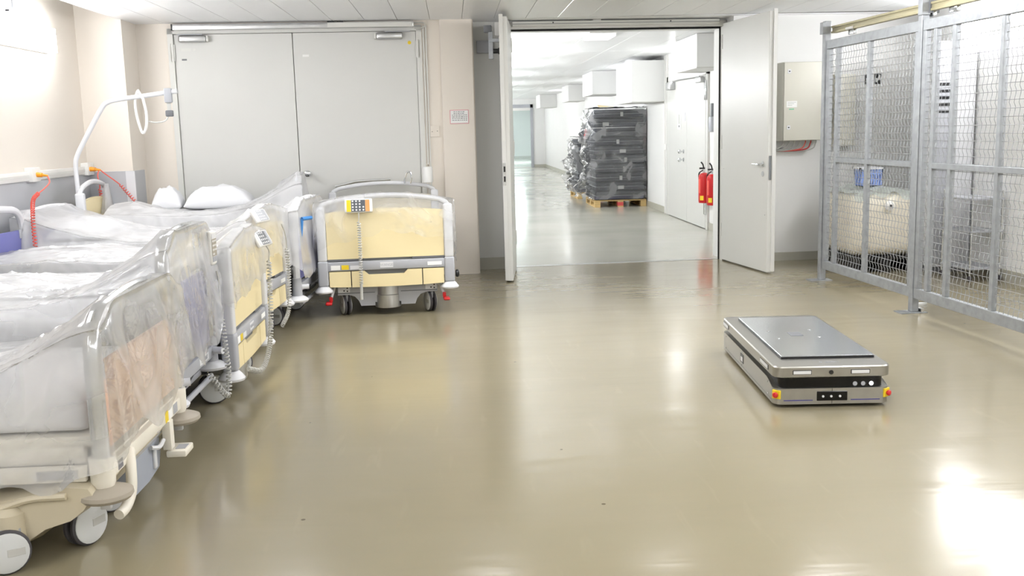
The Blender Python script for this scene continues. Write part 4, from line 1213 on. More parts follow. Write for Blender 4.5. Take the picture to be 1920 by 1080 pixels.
    if pedals:
        for s in (-1, 1):
            B().tube([(-0.10, s * (yo + 0.02), 0.24), (-0.07, s * (yo + 0.035), 0.19), (-0.05, s * (yo + 0.045), 0.16)], 0.011, 8).build('pedal_arm', 'bed_light', t)
            B().box(-0.06, -0.03, s * (yo + 0.05) - 0.013, s * (yo + 0.05) + 0.013, 0.125, 0.165, bev=0.004).box(-0.06, 0.03, s * (yo + 0.065) - 0.025, s * (yo + 0.065) + 0.025, 0.108, 0.130, bev=0.010, seg=3).build('brake_pedal', 'red', t)
    return t

def tube_end(t, x, W, ztop, zbot, panel_mat, r=0.13, panel=(0.36, 0.70), tube_mat='chrome', rad=0.026, inset_mat='bed_light'):
    """ribbed tube bent to a hoop, with a panel inside its lower part"""
    pts = [(x, -W / 2, zbot)] + [(x, -W / 2, zbot + (ztop - r - zbot) * i / 6) for i in range(1, 6)]
    pts += arc((x, -W / 2 + r, ztop - r), r, PI, PI / 2, 10, 'yz')
    rise = 0.02
    for i in range(1, 10):
        y = -W / 2 + r + (W - 2 * r) * i / 10
        pts.append((x, y, ztop + rise * math.sin(PI * i / 10)))
    pts += arc((x, W / 2 - r, ztop - r), r, PI / 2, 0, 10, 'yz')
    pts += [(x, W / 2, zbot + (ztop - r - zbot) * i / 6) for i in range(5, -1, -1)]
    B().tube(pts, rad, 28, prof=lambda a: 1.0 - 0.10 * (0.5 + 0.5 * math.cos(7 * a))).build('hoop_rail', tube_mat, t, 60)
    B().box(x - 0.011, x + 0.011, -W / 2 + 0.035, W / 2 - 0.035, panel[0], panel[1], bev=0.006).build('end_panel', panel_mat, t)
    for s in (-1, 1):
        B().box(x - 0.016, x + 0.016, s * (W / 2 - 0.045) - 0.022, s * (W / 2 - 0.045) + 0.022, panel[1] - 0.06, panel[1] + 0.005, bev=0.006).build('panel_clip', 'bed_grey', t)

def tube_bed(label, loc, rz, W, L=2.0, ztop=0.97, zm=(0.48, 0.63), dz=0.0, panel_mat='blue_panel', frame='bed_grey', hoop='chrome', head=True, zs=0.28):
    t = thing('hospital_bed', label, 'hospital bed', loc, rz, 'hospital beds')
    bed_common(t, L, W, zm[0], zm[1], frame)
    tube_end(t, -0.04, W, ztop, zs + 0.03, panel_mat, tube_mat=hoop, panel=(zs + 0.08, ztop - 0.22))
    if head:
        tube_end(t, -L + 0.04, W, ztop - 0.02, zs + 0.03, panel_mat, tube_mat='bed_light', panel=(zs + 0.08, ztop - 0.16))
    for s in (-1, 1):
        p = B().cyl((-0.04, s * W / 2, zs - 0.03), (-0.04, s * W / 2, zs + 0.10), 0.036, 0.033, 20).build('post_socket', frame, t)
        B().lathe([(0.05, zs - 0.075), (0.075, zs - 0.07), (0.080, zs - 0.058), (0.060, zs - 0.04), (0.038, zs - 0.03)], (-0.04, s * W / 2, 0), 'z', 26).build('bumper', 'bed_light', p)
        B().cyl((-0.02, s * (W / 2 - 0.03), zs + 0.03), (0.035, s * (W / 2 - 0.05), zs + 0.03), 0.018, seg=14).build('rubber_stop', 'bed_light', p)
    bar = B().box(-0.065, -0.02, -W / 2 + 0.03, W / 2 - 0.03, zs - 0.005, zs + 0.055, bev=0.005).build('cross_bar', frame, t)
    B().box(-0.0205, -0.0190, W / 2 - 0.30, W / 2 - 0.12, zs + 0.008, zs + 0.042).build('name_plate', 'bed_light', bar, 0)
    text_mesh('lettering', 'ALLEVERT', 0.026, 'bed_dark', bar, (-0.0186, W / 2 - 0.21, zs + 0.025), (PI / 2, 0, PI / 2))
    B().box(-0.12, -0.08, -W / 2 + 0.05, W / 2 - 0.05, zs - 0.09, zs - 0.06, bev=0.004).tube([(-0.03, W / 2 - 0.06, zs - 0.10), (-0.03, -W / 2 + 0.06, zs - 0.10)], 0.014, 10).build('lower_bar', frame, t)
    B().box(-0.26, -0.10, -0.30, 0.30, zs - 0.06, zs + 0.02, bev=0.01).build('motor_housing', 'bed_dark', t)
    B().tube(smooth_path([(-0.09, -0.3, zs + 0.0), (-0.06, -0.1, zs - 0.05), (-0.07, 0.15, zs - 0.03), (-0.09, 0.34, zs + 0.01)], 6), 0.008, 6).build('motor_cable', 'black', t)
    for s in (-1, 1):
        caster(t, -0.24, s * 0.33, rz=math.radians(20 * s), zt=0.16)
        caster(t, -L + 0.28, s * 0.33, zt=0.16)
    B().box(-0.30, -0.18, -0.36, 0.36, 0.15, 0.20, bev=0.01).build('axle', frame, t)
    return t

# near bed (cut by the frame): chrome hoop, ivory frame, beige base moulding
AW, AX, AY = 0.91, -1.18, 3.775
bedA = thing('hospital_bed', 'nearest bed with ivory frame, ribbed chrome hoop and salmon end panel', 'hospital bed', (AX, AY, 0), 0, 'hospital beds')
bed_common(bedA, 2.0, AW, 0.42, 0.56, 'bed_ivory')
tube_end(bedA, -0.04, AW, 0.83, 0.30, 'salmon', r=0.15, panel=(0.36, 0.66), rad=0.030)
tube_end(bedA, -1.96, AW, 0.83, 0.30, 'salmon', r=0.15, panel=(0.36, 0.66), rad=0.030)
for s in (-1, 1):
    p = B().lathe([(0.034, 0.245), (0.040, 0.26), (0.042, 0.345), (0.040, 0.35)], (-0.04, s * AW / 2, 0), 'z', 22).build('post_socket', 'bed_ivory', bedA)
    B().lathe([(0.03, 0.20), (0.080, 0.203), (0.090, 0.215), (0.088, 0.228), (0.060, 0.24), (0.034, 0.247)], (-0.035, s * AW / 2, 0), 'z', 28).build('bumper', 'taupe', p)
    B().box(-0.055, -0.02, s * AW / 2 - 0.012, s * AW / 2 + 0.012, 0.165, 0.205, bev=0.004).build('bumper_bracket', 'bed_light', p)
bar = B().box(-0.055, -0.015, -AW / 2 + 0.03, AW / 2 - 0.03, 0.265, 0.318, bev=0.004).box(-0.11, -0.04, -AW / 2 + 0.03, AW / 2 - 0.03, 0.315, 0.325).build('cross_bar', 'bed_ivory', bedA)
B().box(-0.0155, -0.0140, AW / 2 - 0.14, AW / 2 - 0.08, 0.272, 0.312).build('code_label', 'bed_grey', bar, 0)
B().box(-0.0155, -0.0140, AW / 2 - 0.20, AW / 2 - 0.155, 0.272, 0.312).build('white_label', 'paper', bar, 0)
B().box(-0.0155, -0.0140, AW / 2 - 0.255, AW / 2 - 0.215, 0.268, 0.315).build('warning_label', 'yellow', bar, 0)
B().box(-0.0155, -0.0140, -AW / 2 + 0.08, -AW / 2 + 0.13, 0.272, 0.305).build('code_label', 'print', bar, 0)
B().tube(smooth_path([(-0.02, -AW / 2 + 0.22, 0.30), (0.0, -AW / 2 + 0.16, 0.25), (0.005, -AW / 2 + 0.13, 0.18), (0.0, -AW / 2 + 0.08, 0.14), (-0.01, -AW / 2 + 0.03, 0.13)], 6), 0.019, 12).build('curved_handle', 'bed_ivory', bedA)
B().box(-0.04, -0.005, 0.22, 0.27, 0.15, 0.27, bev=0.004).build('pedal_arm', 'bed_ivory', bedA)
pd = B().box(-0.03, 0.05, 0.22, 0.34, 0.118, 0.145, bev=0.006, mat=None).build('foot_pedal', 'bed_ivory', bedA)
B().box(0.0, 0.04, 0.25, 0.31, 0.1452, 0.147).build('pedal_symbol', 'bed_grey', pd, 0)
B().prism([(-0.10, 0.22), (0.24, 0.22), (0.25, 0.14), (0.22, 0.085), (0.08, 0.07), (-0.10, 0.075)], 'x', -0.20, -0.06).build('control_box', 'box_blue', bedA)
B().box(-0.20, -0.045, -0.20, 0.24, 0.22, 0.262, bev=0.004).build('control_box_lid', 'bed_grey', bedA)
B().tube([(-0.05, 0.02, 0.245), (-0.04, 0.18, 0.245)], 0.007, 8).build('chrome_bar', 'chrome', bedA)
B().box(-0.06, -0.05, 0.14, 0.17, 0.10, 0.18, bev=0.003).build('switch', 'bed_light', bedA)
B().tube(smooth_path([(-0.05, 0.10, 0.20), (-0.03, 0.14, 0.19), (-0.03, 0.2, 0.20)], 4), 0.009, 8).build('grip', 'bed_light', bedA)
text_mesh('lettering', 'BED', 0.035, 'dark', bedA, (-0.0445, -0.10, 0.242), (PI / 2, 0, PI / 2))
# side bar with label under the film
sb = B().box(-1.85, -0.085, -AW / 2 - 0.03, -AW / 2 + 0.0, 0.272, 0.325, bev=0.005).build('long_side_bar', 'bed_ivory', bedA)
B().box(-0.25, -0.11, -AW / 2 - 0.032, -AW / 2 - 0.0295, 0.284, 0.315).build('arrow_label', 'bed_grey', sb, 0)
B().prism([(-0.27, 0.30), (-0.245, 0.284), (-0.245, 0.316)], 'y', -AW / 2 - 0.033, -AW / 2 - 0.0295).build('arrow_head', 'paper', sb, 0)
B().box(-0.48, -0.36, -AW / 2 - 0.032, -AW / 2 - 0.0295, 0.28, 0.316).build('side_label', 'bed_light', sb, 0)
# moulded base skirt: curved profile, swept across the width
base_prof = [(-1.80, 0.09), (-0.36, 0.055), (-0.28, 0.06), (-0.20, 0.12), (-0.115, 0.15), (-0.07, 0.19), (-0.035, 0.245), (-0.05, 0.275), (-0.12, 0.285), (-0.20, 0.265), (-0.28, 0.25), (-0.36, 0.235), (-0.55, 0.235), (-1.80, 0.235)]
bsk = B()
n = 9
rows = []
for k in range(n):
    f = k / (n - 1)
    e = min(1, min(f, 1 - f) / 0.12)
    sh = 1 - (1 - e) ** 2
    yy = -0.52 + 0.95 * f
    rows.append([Vector((x - 0.02 * (1 - sh), yy, 0.16 + (z - 0.16) * (0.86 + 0.14 * sh))) for x, z in base_prof])
vv = [[bsk.bm.verts.new(p) for p in r] for r in rows]
m_ = len(base_prof)
for i in range(n - 1):
    for j in range(m_):
        bsk.bm.faces.new((vv[i][j], vv[i][(j + 1) % m_], vv[i + 1][(j + 1) % m_], vv[i + 1][j]))
bsk.bm.faces.new(vv[0]); bsk.bm.faces.new(list(reversed(vv[-1])))
bs = bsk.build('base_skirt', 'bed_beige', bedA, 50)
B().tube(smooth_path([(-0.62, -0.525, 0.205), (-0.40, -0.527, 0.20), (-0.26, -0.528, 0.235), (-0.14, -0.526, 0.24)], 6), 0.012, 8).build('moulded_ridge', 'bed_beige', bs)
B().lathe([(0.05, 0.055), (0.055, 0.06), (0.052, 0.19), (0.03, 0.21)], (-0.335, -0.515, 0), 'z', 22).build('caster_tower', 'bed_beige', bs)
caster(bedA, -0.155, -0.345, r=0.08, rz=math.radians(64), zt=0.16)
caster(bedA, -0.18, -0.03, r=0.075, rz=math.radians(50), zt=0.16)
caster(bedA, -0.335, -0.56, r=0.075, rz=math.radians(30), zt=0.14)
caster(bedA, -0.17, 0.36, r=0.075, rz=math.radians(60), zt=0.16)
caster(bedA, -1.7, 0.36, r=0.075, zt=0.16)
caster(bedA, -1.7, -0.36, r=0.075, zt=0.16)

bedB = tube_bed('bed with ribbed chrome hoop and blue end panel, second from the camera', (-1.235, 4.715, 0), 0, 0.74, ztop=0.965, zm=(0.48, 0.63), zs=0.305)
bedC = cream_bed('cream bed with grey posts, third from the camera in the row', (-1.15, 5.585, 0), 0, 0.89, dz=-0.045, zm=(0.48, 0.62), pedals=False)
DYAW, EYAW = math.radians(-5.5), math.radians(-3.5)
bedD = cream_bed('cream bed standing just behind the third bed, blue headboard at the wall', (-1.26, 6.77, 0), DYAW, 0.90, L=1.96, dz=-0.01, zm=(0.50, 0.64), head_mat='blue_panel', pedals=False, hoop_head=True)
bedE = tube_bed('pale hoop bed with white bumper discs, beside the front facing bed', (-1.11, 7.78, 0), EYAW, 0.92, L=2.06, ztop=0.90, zm=(0.50, 0.66), hoop='bed_light', zs=0.27)
FYAW = math.radians(6.5)
bedF = tube_bed('raised hoop bed farthest back along the closed double door', (-1.34, 8.98, 0), FYAW, 0.88, L=1.82, ztop=1.04, zm=(0.60, 0.76), hoop='bed_light', panel_mat='blue_panel', head=False, zs=0.34)
end_board(bedF, -1.76, 0.90, 0.06, 'cream', foot=False, zc=0.94, panel_top=0.85)
gyaw = math.radians(-90 + 4.0)
bedG = cream_bed('cream bed with its foot end facing the camera below the double door', (-0.545, 7.66, 0), gyaw, 0.965, L=2.02, dz=0.0, zm=(0.50, 0.64))
B().lathe([(0.02, 0), (0.03, 0.006), (0.03, 0.02), (0.02, 0.028)], (-0.10, 0.965 / 2 + 0.05, 0.30), 'y', 16).build('side_knob', 'black', bedG)
# overhead lifting pole with grab handle on bed F (local coordinates of the bed)
def pp(x, z, off=0.0):
    return (x - 0.08, -0.42 - 0.115 * (x + 1.70) + off, z)
pole = B().tube(smooth_path([pp(-1.70, 0.50), pp(-1.70, 1.0), pp(-1.70, 1.20), pp(-1.675, 1.29), pp(-1.60, 1.42), pp(-1.46, 1.645), pp(-1.40, 1.70), pp(-1.30, 1.722), pp(-1.10, 1.745), pp(-0.86, 1.775)], 6), 0.0185, 14).build('overhead_pole', 'bed_light', bedF)
B().cyl(pp(-0.862, 1.775), pp(-0.852, 1.776), 0.020, seg=14).build('pole_cap', 'bed_light', pole)
_c = pp(-0.925, 1.74)
B().box(_c[0] - 0.03, _c[0] + 0.03, _c[1] - 0.028, _c[1] + 0.028, 1.685, 1.80, bev=0.01).build('clamp', 'bed_grey', pole)
B().box(_c[0] - 0.016, _c[0] + 0.016, _c[1] - 0.002, _c[1] + 0.002, 1.60, 1.69).tube(smooth_path([pp(-0.925, 1.60), pp(-0.96, 1.545), pp(-1.03, 1.53), pp(-1.11, 1.545)], 6), 0.006, 6).build('strap', 'cable_grey', pole)
B().box(_c[0] - 0.03, _c[0] + 0.03, _c[1] - 0.02, _c[1] + 0.02, 1.575, 1.625, bev=0.008).build('strap_buckle', 'bed_dark', pole)
B().tube(smooth_path([pp(-1.16, 1.79), pp(-1.19, 1.70, 0.01), pp(-1.185, 1.58, 0.015), pp(-1.165, 1.48, 0.02), pp(-1.145, 1.45, 0.01), pp(-1.115, 1.50, -0.005), pp(-1.105, 1.60, -0.015), pp(-1.12, 1.72, -0.02)], 6), 0.011, 10, closed=True).build('grab_handle', 'white_plastic', pole)

# ------------------------------------------------------------------ plastic covers
def plastic_cover(label, loc, rz, L, W, foot_z, head_z, zm, lumps=(), near=(), foot=(), far=(), seed=1, mat='film', step=0.0145, foot_r=0.0, xs0=None, flare=1.0, folds=40):
    """taut film over a bed: membrane over mattress, bed ends and lumps, with a hanging skirt.
    near/foot/far: [(t, drop length)] along near side (head->foot), foot (near->far), far side (foot->head)"""
    rnd = np.random.RandomState(seed)
    xa = (xs0 if xs0 is not None else -L - 0.012)
    xb = 0.004
    ya, yb = -W / 2 - 0.045, W / 2 + 0.045
    nu = int((xb - xa) / step) + 1
    nv = int((yb - ya) / step) + 1
    X, Y = np.meshgrid(np.linspace(xa, xb, nu), np.linspace(ya, yb, nv), indexing='ij')
    ob = np.full(X.shape, -5.0)
    mw = (W - 0.08) / 2 - 0.005
    inm = (np.abs(Y) < mw) & (X > -L + 0.08) & (X < -0.09)
    edge = np.minimum(np.minimum(mw - np.abs(Y), X - (-L + 0.08)), -0.09 - X)
    ob[inm] = (zm + 0.006 - 0.035 * np.clip(1 - edge / 0.035, 0, 1) ** 2)[inm]
    for (lx, ly, rx, ry, h) in lumps:
        d = np.clip(1 - (np.abs((X - lx) / rx) ** 2.6 + np.abs((Y - ly) / ry) ** 2.6), 0, 1)
        ob = np.maximum(ob, np.where(d > 0, zm + h * d ** 0.5, -5))
    if foot_z is not None:
        zf = foot_z(Y)
        ob = np.where(X > -0.062, np.maximum(ob, zf + 0.024), ob)
    if head_z is not None:
        ob = np.where(X < -L + 0.07, np.maximum(ob, head_z(Y) + 0.024), ob)
    h = np.maximum(ob, zm - 0.08)
    for it in range(900):
        p = np.pad(h, 1, mode='edge')
        a = 0.30 * (p[2:, 1:-1] + p[:-2, 1:-1]) + 0.20 * (p[1:-1, 2:] + p[1:-1, :-2]) - 2.2e-5
        h = np.maximum(a, ob)
    base = h.copy()
    def fold(x0, y0, x1, y1, w, amp):
        dx, dy = x1 - x0, y1 - y0
        ln = math.hypot(dx, dy) + 1e-6
        t = ((X - x0) * dx + (Y - y0) * dy) / ln ** 2
        # slightly bowed line
        d = ((X - x0) * dy - (Y - y0) * dx) / ln + 0.02 * np.sin(t * 5 + x0 * 9)
        env = np.where((t > 0) & (t < 1), np.sin(PI * np.clip(t, 0, 1)) ** 0.7, 0)
        return amp * env * np.exp(-np.abs(d / w) ** 1.2)
    for k in range(folds):
        x0 = rnd.uniform(xa + 0.05, -0.15); y0 = rnd.uniform(ya, yb)
        a = rnd.uniform(-0.45, 0.45) + (PI if rnd.rand() < 0.5 else 0)
        ln = rnd.uniform(0.2, 0.9)
        h = h + fold(x0, y0, x0 + ln * math.cos(a), y0 + ln * math.sin(a), rnd.uniform(0.012, 0.026), rnd.uniform(0.006, 0.018))
    for k in range(14):   # creases radiating from the foot rail corners
        s = -1 if k % 2 == 0 else 1
        y0 = s * (W / 2 - rnd.uniform(0.0, 0.2))
        h = h + fold(-0.03, y0, -rnd.uniform(0.4, 1.0), y0 - s * rnd.uniform(-0.05, 0.5), rnd.uniform(0.010, 0.02), rnd.uniform(0.006, 0.016))
    for k in range(45):   # short crumples
        x0 = rnd.uniform(xa + 0.05, -0.1); y0 = rnd.uniform(ya, yb); a = rnd.uniform(0, 2 * PI); ln = rnd.uniform(0.06, 0.22)
        h = h + fold(x0, y0, x0 + ln * math.cos(a), y0 + ln * math.sin(a), 0.012, rnd.uniform(0.004, 0.012))
    verts = [(X[i, j], Y[i, j], h[i, j]) for i in range(nu) for j in range(nv)]
    faces = [(i * nv + j, (i + 1) * nv + j, (i + 1) * nv + j + 1, i * nv + j + 1) for i in range(nu - 1) for j in range(nv - 1)]
    # skirt
    loop = []
    for i in range(nu): loop.append((i, 0, 0, i / (nu - 1)))
    for j in range(1, nv): loop.append((nu - 1, j, 1, j / (nv - 1)))
    for i in range(nu - 2, -1, -1): loop.append((i, nv - 1, 2, 1 - i / (nu - 1)))
    K = len(loop)
    nrm = np.array([{0: (0, -1), 1: (1, 0), 2: (0, 1)}[l[2]] for l in loop], float)
    nn = nrm.copy()
    for _ in range(2):
        pp = np.pad(nn, ((4, 4), (0, 0)), mode='edge')
        nn = sum(pp[k:k + K] for k in range(9)) / 9
    nn /= np.linalg.norm(nn, axis=1)[:, None]
    tabs = [near or [(0, 0.05), (1, 0.05)], foot or [(0, 0.05), (1, 0.05)], far or [(0, 0.05), (1, 0.05)]]
    ln = np.array([np.interp(l[3], [q[0] for q in tabs[l[2]]], [q[1] for q in tabs[l[2]]]) for l in loop])
    s = np.arange(K) * step
    hem = sum(rnd.uniform(0.3, 1) * np.sin(2 * PI * s / wl + rnd.uniform(0, 6)) for wl in (0.6, 0.35, 0.2)) * 0.035
    ln = np.maximum(0.03, ln * (1 + hem))
    ph = rnd.uniform(0, 6, 8)
    creases = [(rnd.uniform(0, K * step), rnd.uniform(0.012, 0.04), rnd.uniform(0.15, 0.9), rnd.uniform(-0.7, 0.7)) for _ in range(int(K * step / 0.13))]
    nr = 26
    idx_prev = [l[0] * nv + l[1] for l in loop]
    for r in range(1, nr + 1):
        t = r / nr
        f = np.zeros(K)
        for (c0, w0, a0, sk) in creases:
            f += a0 * np.exp(-np.abs((s - c0 - sk * t * ln) / (w0 * (0.5 + t))) ** 1.6)
        broad = 0.5 * np.sin(2 * PI * s / 0.52 + ph[0] + t) + 0.4 * np.sin(2 * PI * s / 0.27 + ph[1] - 1.4 * t)
        sm = np.minimum(1, ln / 0.2)
        off = 0.008 * min(1, r / 2) + np.maximum(-0.003, flare * sm * (0.014 * f * min(1, t * 2.5) + 0.014 * broad * t ** 0.8))
        off = off + flare * 0.030 * t * t * sm
        idx = []
        for k, l in enumerate(loop):
            b = (X[l[0], l[1]], Y[l[0], l[1]], h[l[0], l[1]])
            idx.append(len(verts))
            verts.append((b[0] + nn[k, 0] * off[k], b[1] + nn[k, 1] * off[k], b[2] - ln[k] * t))
        for k in range(K - 1):
            faces.append((idx_prev[k], idx_prev[k + 1], idx[k + 1], idx[k]))
        idx_prev = idx
    me = bpy.data.meshes.new('plastic_cover')
    me.from_pydata(verts, [], faces)
    o = obj('plastic_cover', me, mat, None, 0)
    me.polygons.foreach_set('use_smooth', [True] * len(me.polygons))
    o.location = loc
    o.rotation_euler = (0, 0, rz)
    return tag(o, label, 'plastic cover', 'clear film covers on the beds')

def hoop_z(W, ztop, r, rad=0.03):
    def f(Y):
        a = np.abs(Y)
        d = np.clip(a - (W / 2 - r), 0, r)
        return np.where(a > W / 2 + 0.02, ztop - r - 0.05, ztop - r + np.sqrt(np.maximum(r * r - d * d, 0.0))) + 0.0
    return f
def arch_f(W, zc, rise):
    return lambda Y: zc + rise * (1 - np.clip(2 * Y / W, -1, 1) ** 2) - np.where(np.abs(Y) > W / 2 + 0.025, 0.10, 0.0)

plastic_cover('clear film over the nearest bed, hanging over its salmon end panel', bedA.location, 0, 2.0, AW, hoop_z(AW, 0.84, 0.15), None, 0.56,
              lumps=((-1.2, 0.1, 0.3, 0.3, 0.05),), near=[(0, 0.34), (0.8, 0.36), (0.93, 0.48), (1, 0.44)], foot=[(0, 0.44), (0.35, 0.50), (0.75, 0.47), (1, 0.30)], far=[(0, 0.3), (0.1, 0.15), (1, 0.08)], seed=11, mat='film_milky', folds=30)
plastic_cover('clear film over the blue panelled bed second from the camera', bedB.location, 0, 2.0, 0.74, hoop_z(0.74, 0.975, 0.13), None, 0.63,
              lumps=((-0.75, -0.12, 0.25, 0.22, 0.10), (-1.3, 0.05, 0.35, 0.3, 0.03)), near=[(0, 0.13), (0.75, 0.15), (0.93, 0.3), (1, 0.5)], foot=[(0, 0.55), (0.5, 0.62), (0.8, 0.5), (1, 0.38)], far=[(0, 0.36), (0.08, 0.2), (1, 0.08)], seed=12, mat='film_milky')
plastic_cover('clear film over the third bed, short flap on its cream end', bedC.location, 0, 2.0, 0.89, arch_f(0.89, 0.83, 0.055), None, 0.62,
              lumps=((-1.4, 0.0, 0.3, 0.35, 0.04),), near=[(0, 0.10), (0.9, 0.12), (1, 0.30)], foot=[(0, 0.27), (0.3, 0.33), (0.7, 0.28), (1, 0.25)], far=[(0, 0.25), (0.1, 0.1), (1, 0.06)], seed=13, mat='film_thin', flare=0.5)
plastic_cover('clear film over the bed behind the third one', bedD.location, DYAW, 1.96, 0.90, arch_f(0.90, 0.865, 0.055), None, 0.64,
              lumps=((-1.35, 0.0, 0.4, 0.35, 0.05),), near=[(0, 0.10), (0.9, 0.12), (1, 0.25)], foot=[(0, 0.25), (0.5, 0.34), (1, 0.42)], far=[(0, 0.42), (0.1, 0.2), (1, 0.06)], seed=14, mat='film_thin', flare=0.5)
plastic_cover('white film over the pale hoop bed, pillow bulging at the wall', bedE.location, EYAW, 2.06, 0.92, hoop_z(0.92, 0.90, 0.13), hoop_z(0.92, 0.88, 0.13), 0.66,
              lumps=((-1.72, 0.0, 0.24, 0.36, 0.16), (-1.1, 0.1, 0.4, 0.3, 0.03)), near=[(0, 0.25), (0.5, 0.12), (0.9, 0.2), (1, 0.45)], foot=[(0, 0.50), (0.4, 0.56), (0.8, 0.50), (1, 0.35)], far=[(0, 0.35), (0.1, 0.12), (1, 0.08)], seed=15)
plastic_cover('white film over the raised bed along the closed double door', bedF.location, FYAW, 1.82, 0.88, hoop_z(0.88, 1.04, 0.13), None, 0.76,
              lumps=((-1.45, -0.05, 0.2, 0.3, 0.10),), near=[(0, 0.10), (0.85, 0.15), (1, 0.4)], foot=[(0, 0.42), (0.5, 0.38), (1, 0.42)], far=[(0, 0.4), (0.15, 0.1), (1, 0.05)], seed=16, xs0=-1.6)
plastic_cover('clear film over the bed facing the camera, sides hanging out', bedG.location, gyaw, 2.02, 0.965, arch_f(0.965, 0.875, 0.055), None, 0.64,
              near=[(0, 0.3), (0.6, 0.2), (0.92, 0.3), (1, 0.34)], foot=[(0, 0.36), (0.5, 0.30), (1, 0.32)], far=[(0, 0.33), (0.08, 0.38), (0.3, 0.3), (1, 0.3)], seed=17, mat='film_clear', flare=0.45, xs0=-1.9)
# pillows lying on the beds
def on_F(x, y, z):
    c, s = math.cos(FYAW), math.sin(FYAW)
    return (bedF.location.x + x * c - y * s, bedF.location.y + x * s + y * c, z)
def pillow(label, loc, rx, ry, h, rz=0.0):
    b = B()
    n, m = 22, 22
    def f(u, v, s):
        k = max(0.0, (1 - abs(u) ** 2.6) * (1 - abs(v) ** 3.0)) ** 0.6
        w = 1 - 0.10 * (1 - abs(u)) * abs(v)
        ridge = 0.05 * math.sin(u * 7 + v * 3) + 0.035 * math.sin(u * 15 - v * 4 + 1) + 0.03 * math.sin(v * 11 + u * 2)
        z = h * 0.18 + (h * 0.82 * k * (1 + ridge) if s > 0 else -h * 0.18 * k ** 0.5)
        return Vector((u * rx, v * ry * w, z))
    b.quadgrid([[f(-1 + 2 * i / n, -1 + 2 * j / m, 1) for j in range(m + 1)] for i in range(n + 1)])
    b.quadgrid([[f(-1 + 2 * i / n, -1 + 2 * j / m, -1) for j in range(m + 1)] for i in range(n + 1)])
    bmesh.ops.remove_doubles(b.bm, verts=b.bm.verts, dist=0.0005)
    o = tag(b.build('pillow', 'pillow', None, 80), label, 'pillow', 'pillows on the beds')
    o.location = loc
    o.rotation_euler = (0, 0, rz)
    return o
pillow('white pillow under film at the head of the pale hoop bed', (bedE.location.x - 1.72, 7.78 + 1.72 * math.sin(-EYAW), 0.665), 0.22, 0.34, 0.14)
pillow('plump white pillow on the raised bed in front of the double door', on_F(-0.74, 0.24, 0.772), 0.30, 0.18, 0.20, FYAW)
pillow('small folded pillow left of the plump one before the double door', on_F(-1.19, 0.26, 0.772), 0.13, 0.16, 0.20, FYAW)

# ------------------------------------------------------------------ handsets with coiled cables, plugs, small things
def handset(label, loc, rot, cable, cable_end=None, s=1.0, dark='keypad'):
    """hand control hooked over a bed end; local x across, local y up, local z out of the keys"""
    t = thing('bed_remote', label, 'remote control', loc, 0, 'bed hand controls')
    body = B().box(-0.10 * s, 0.10 * s, -0.05 * s, 0.05 * s, -0.012, 0.012, bev=0.012, seg=3).build('body', 'white_plastic', t)
    body.rotation_euler = rot
    B().box(-0.052 * s, 0.048 * s, -0.042 * s, 0.042 * s, 0.0121, 0.0135).build('keypad', dark, body, 0)
    B().box(-0.084 * s, -0.054 * s, -0.042 * s, 0.042 * s, 0.0121, 0.0135).build('keypad_side', 'yellow' if s >= 1 else 'bed_light', body, 0)
    B().box(0.050 * s, 0.080 * s, -0.042 * s, 0.042 * s, 0.0121, 0.0135).build('keypad_edge', 'keypad_orange' if s >= 1 else 'bed_grey', body, 0)
    for i in range(4):
        for j in range(4):
            if (i, j) in ((3, 3), (3, 2)):
                continue
            B().lathe([(0.0065 * s, 0.0134), (0.0065 * s, 0.0145)], ((-0.040 + 0.025 * i) * s, (-0.030 + 0.021 * j) * s, 0), 'z', 8).build('key', 'keys', body)
    B().box(-0.04 * s, -0.02 * s, 0.045 * s, 0.06 * s, -0.025, 0.0, bev=0.003).box(0.02 * s, 0.04 * s, 0.045 * s, 0.06 * s, -0.025, 0.0, bev=0.003).build('hook', 'white_plastic', body)
    lp = [Vector(p) - Vector(loc) for p in cable]
    B().tube(smooth_path(lp[:3], 5), 0.004, 6).build('straight_cable', 'cable_grey', t)
    B().tube(coil(lp[2:], 0.012, 0.019), 0.0042, 5).build('coiled_cable', 'cable_grey', t)
    if cable_end:
        e = [Vector(p) - Vector(loc) for p in cable_end]
        B().tube(smooth_path(e, 5), 0.011, 10).build('cable_end', 'cable_grey', t)
    return t
# bed G: on the foot rail, facing the camera
handset('white keypad hand control on the top rail of the bed facing the camera', (-0.735, 7.635, 0.862), (math.radians(86), 0, math.radians(2)), [(-0.735, 7.625, 0.81), (-0.735, 7.62, 0.78), (-0.737, 7.62, 0.74), (-0.737, 7.62, 0.55), (-0.74, 7.62, 0.26)], [(-0.74, 7.62, 0.27), (-0.742, 7.62, 0.20), (-0.742, 7.62, 0.145)], 1.05)
cx = bedC.location.x
handset('grey hand control leaning on the third bed, cable coiling to the floor bumper', (cx + 0.035, 5.78, 0.82), (math.radians(62), 0, math.radians(78)), [(cx + 0.045, 5.83, 0.78), (cx + 0.055, 5.87, 0.74), (cx + 0.05, 5.88, 0.68), (cx + 0.05, 5.86, 0.50), (cx + 0.06, 5.72, 0.25), (cx + 0.06, 5.45, 0.14), (cx + 0.03, 5.22, 0.19)], None, 0.95, 'bed_dark')
cx = bedD.location.x
handset('pale hand control on the end of the bed behind the third one', (cx + 0.02, 6.42, 0.90), (math.radians(60), 0, math.radians(75)), [(cx + 0.06, 6.95, 0.80), (cx + 0.07, 7.02, 0.72), (cx + 0.07, 7.05, 0.62), (cx + 0.07, 7.06, 0.40), (cx + 0.07, 6.98, 0.20), (cx + 0.05, 6.80, 0.12)], None, 0.9, 'bed_grey')
cx = bedB.location.x
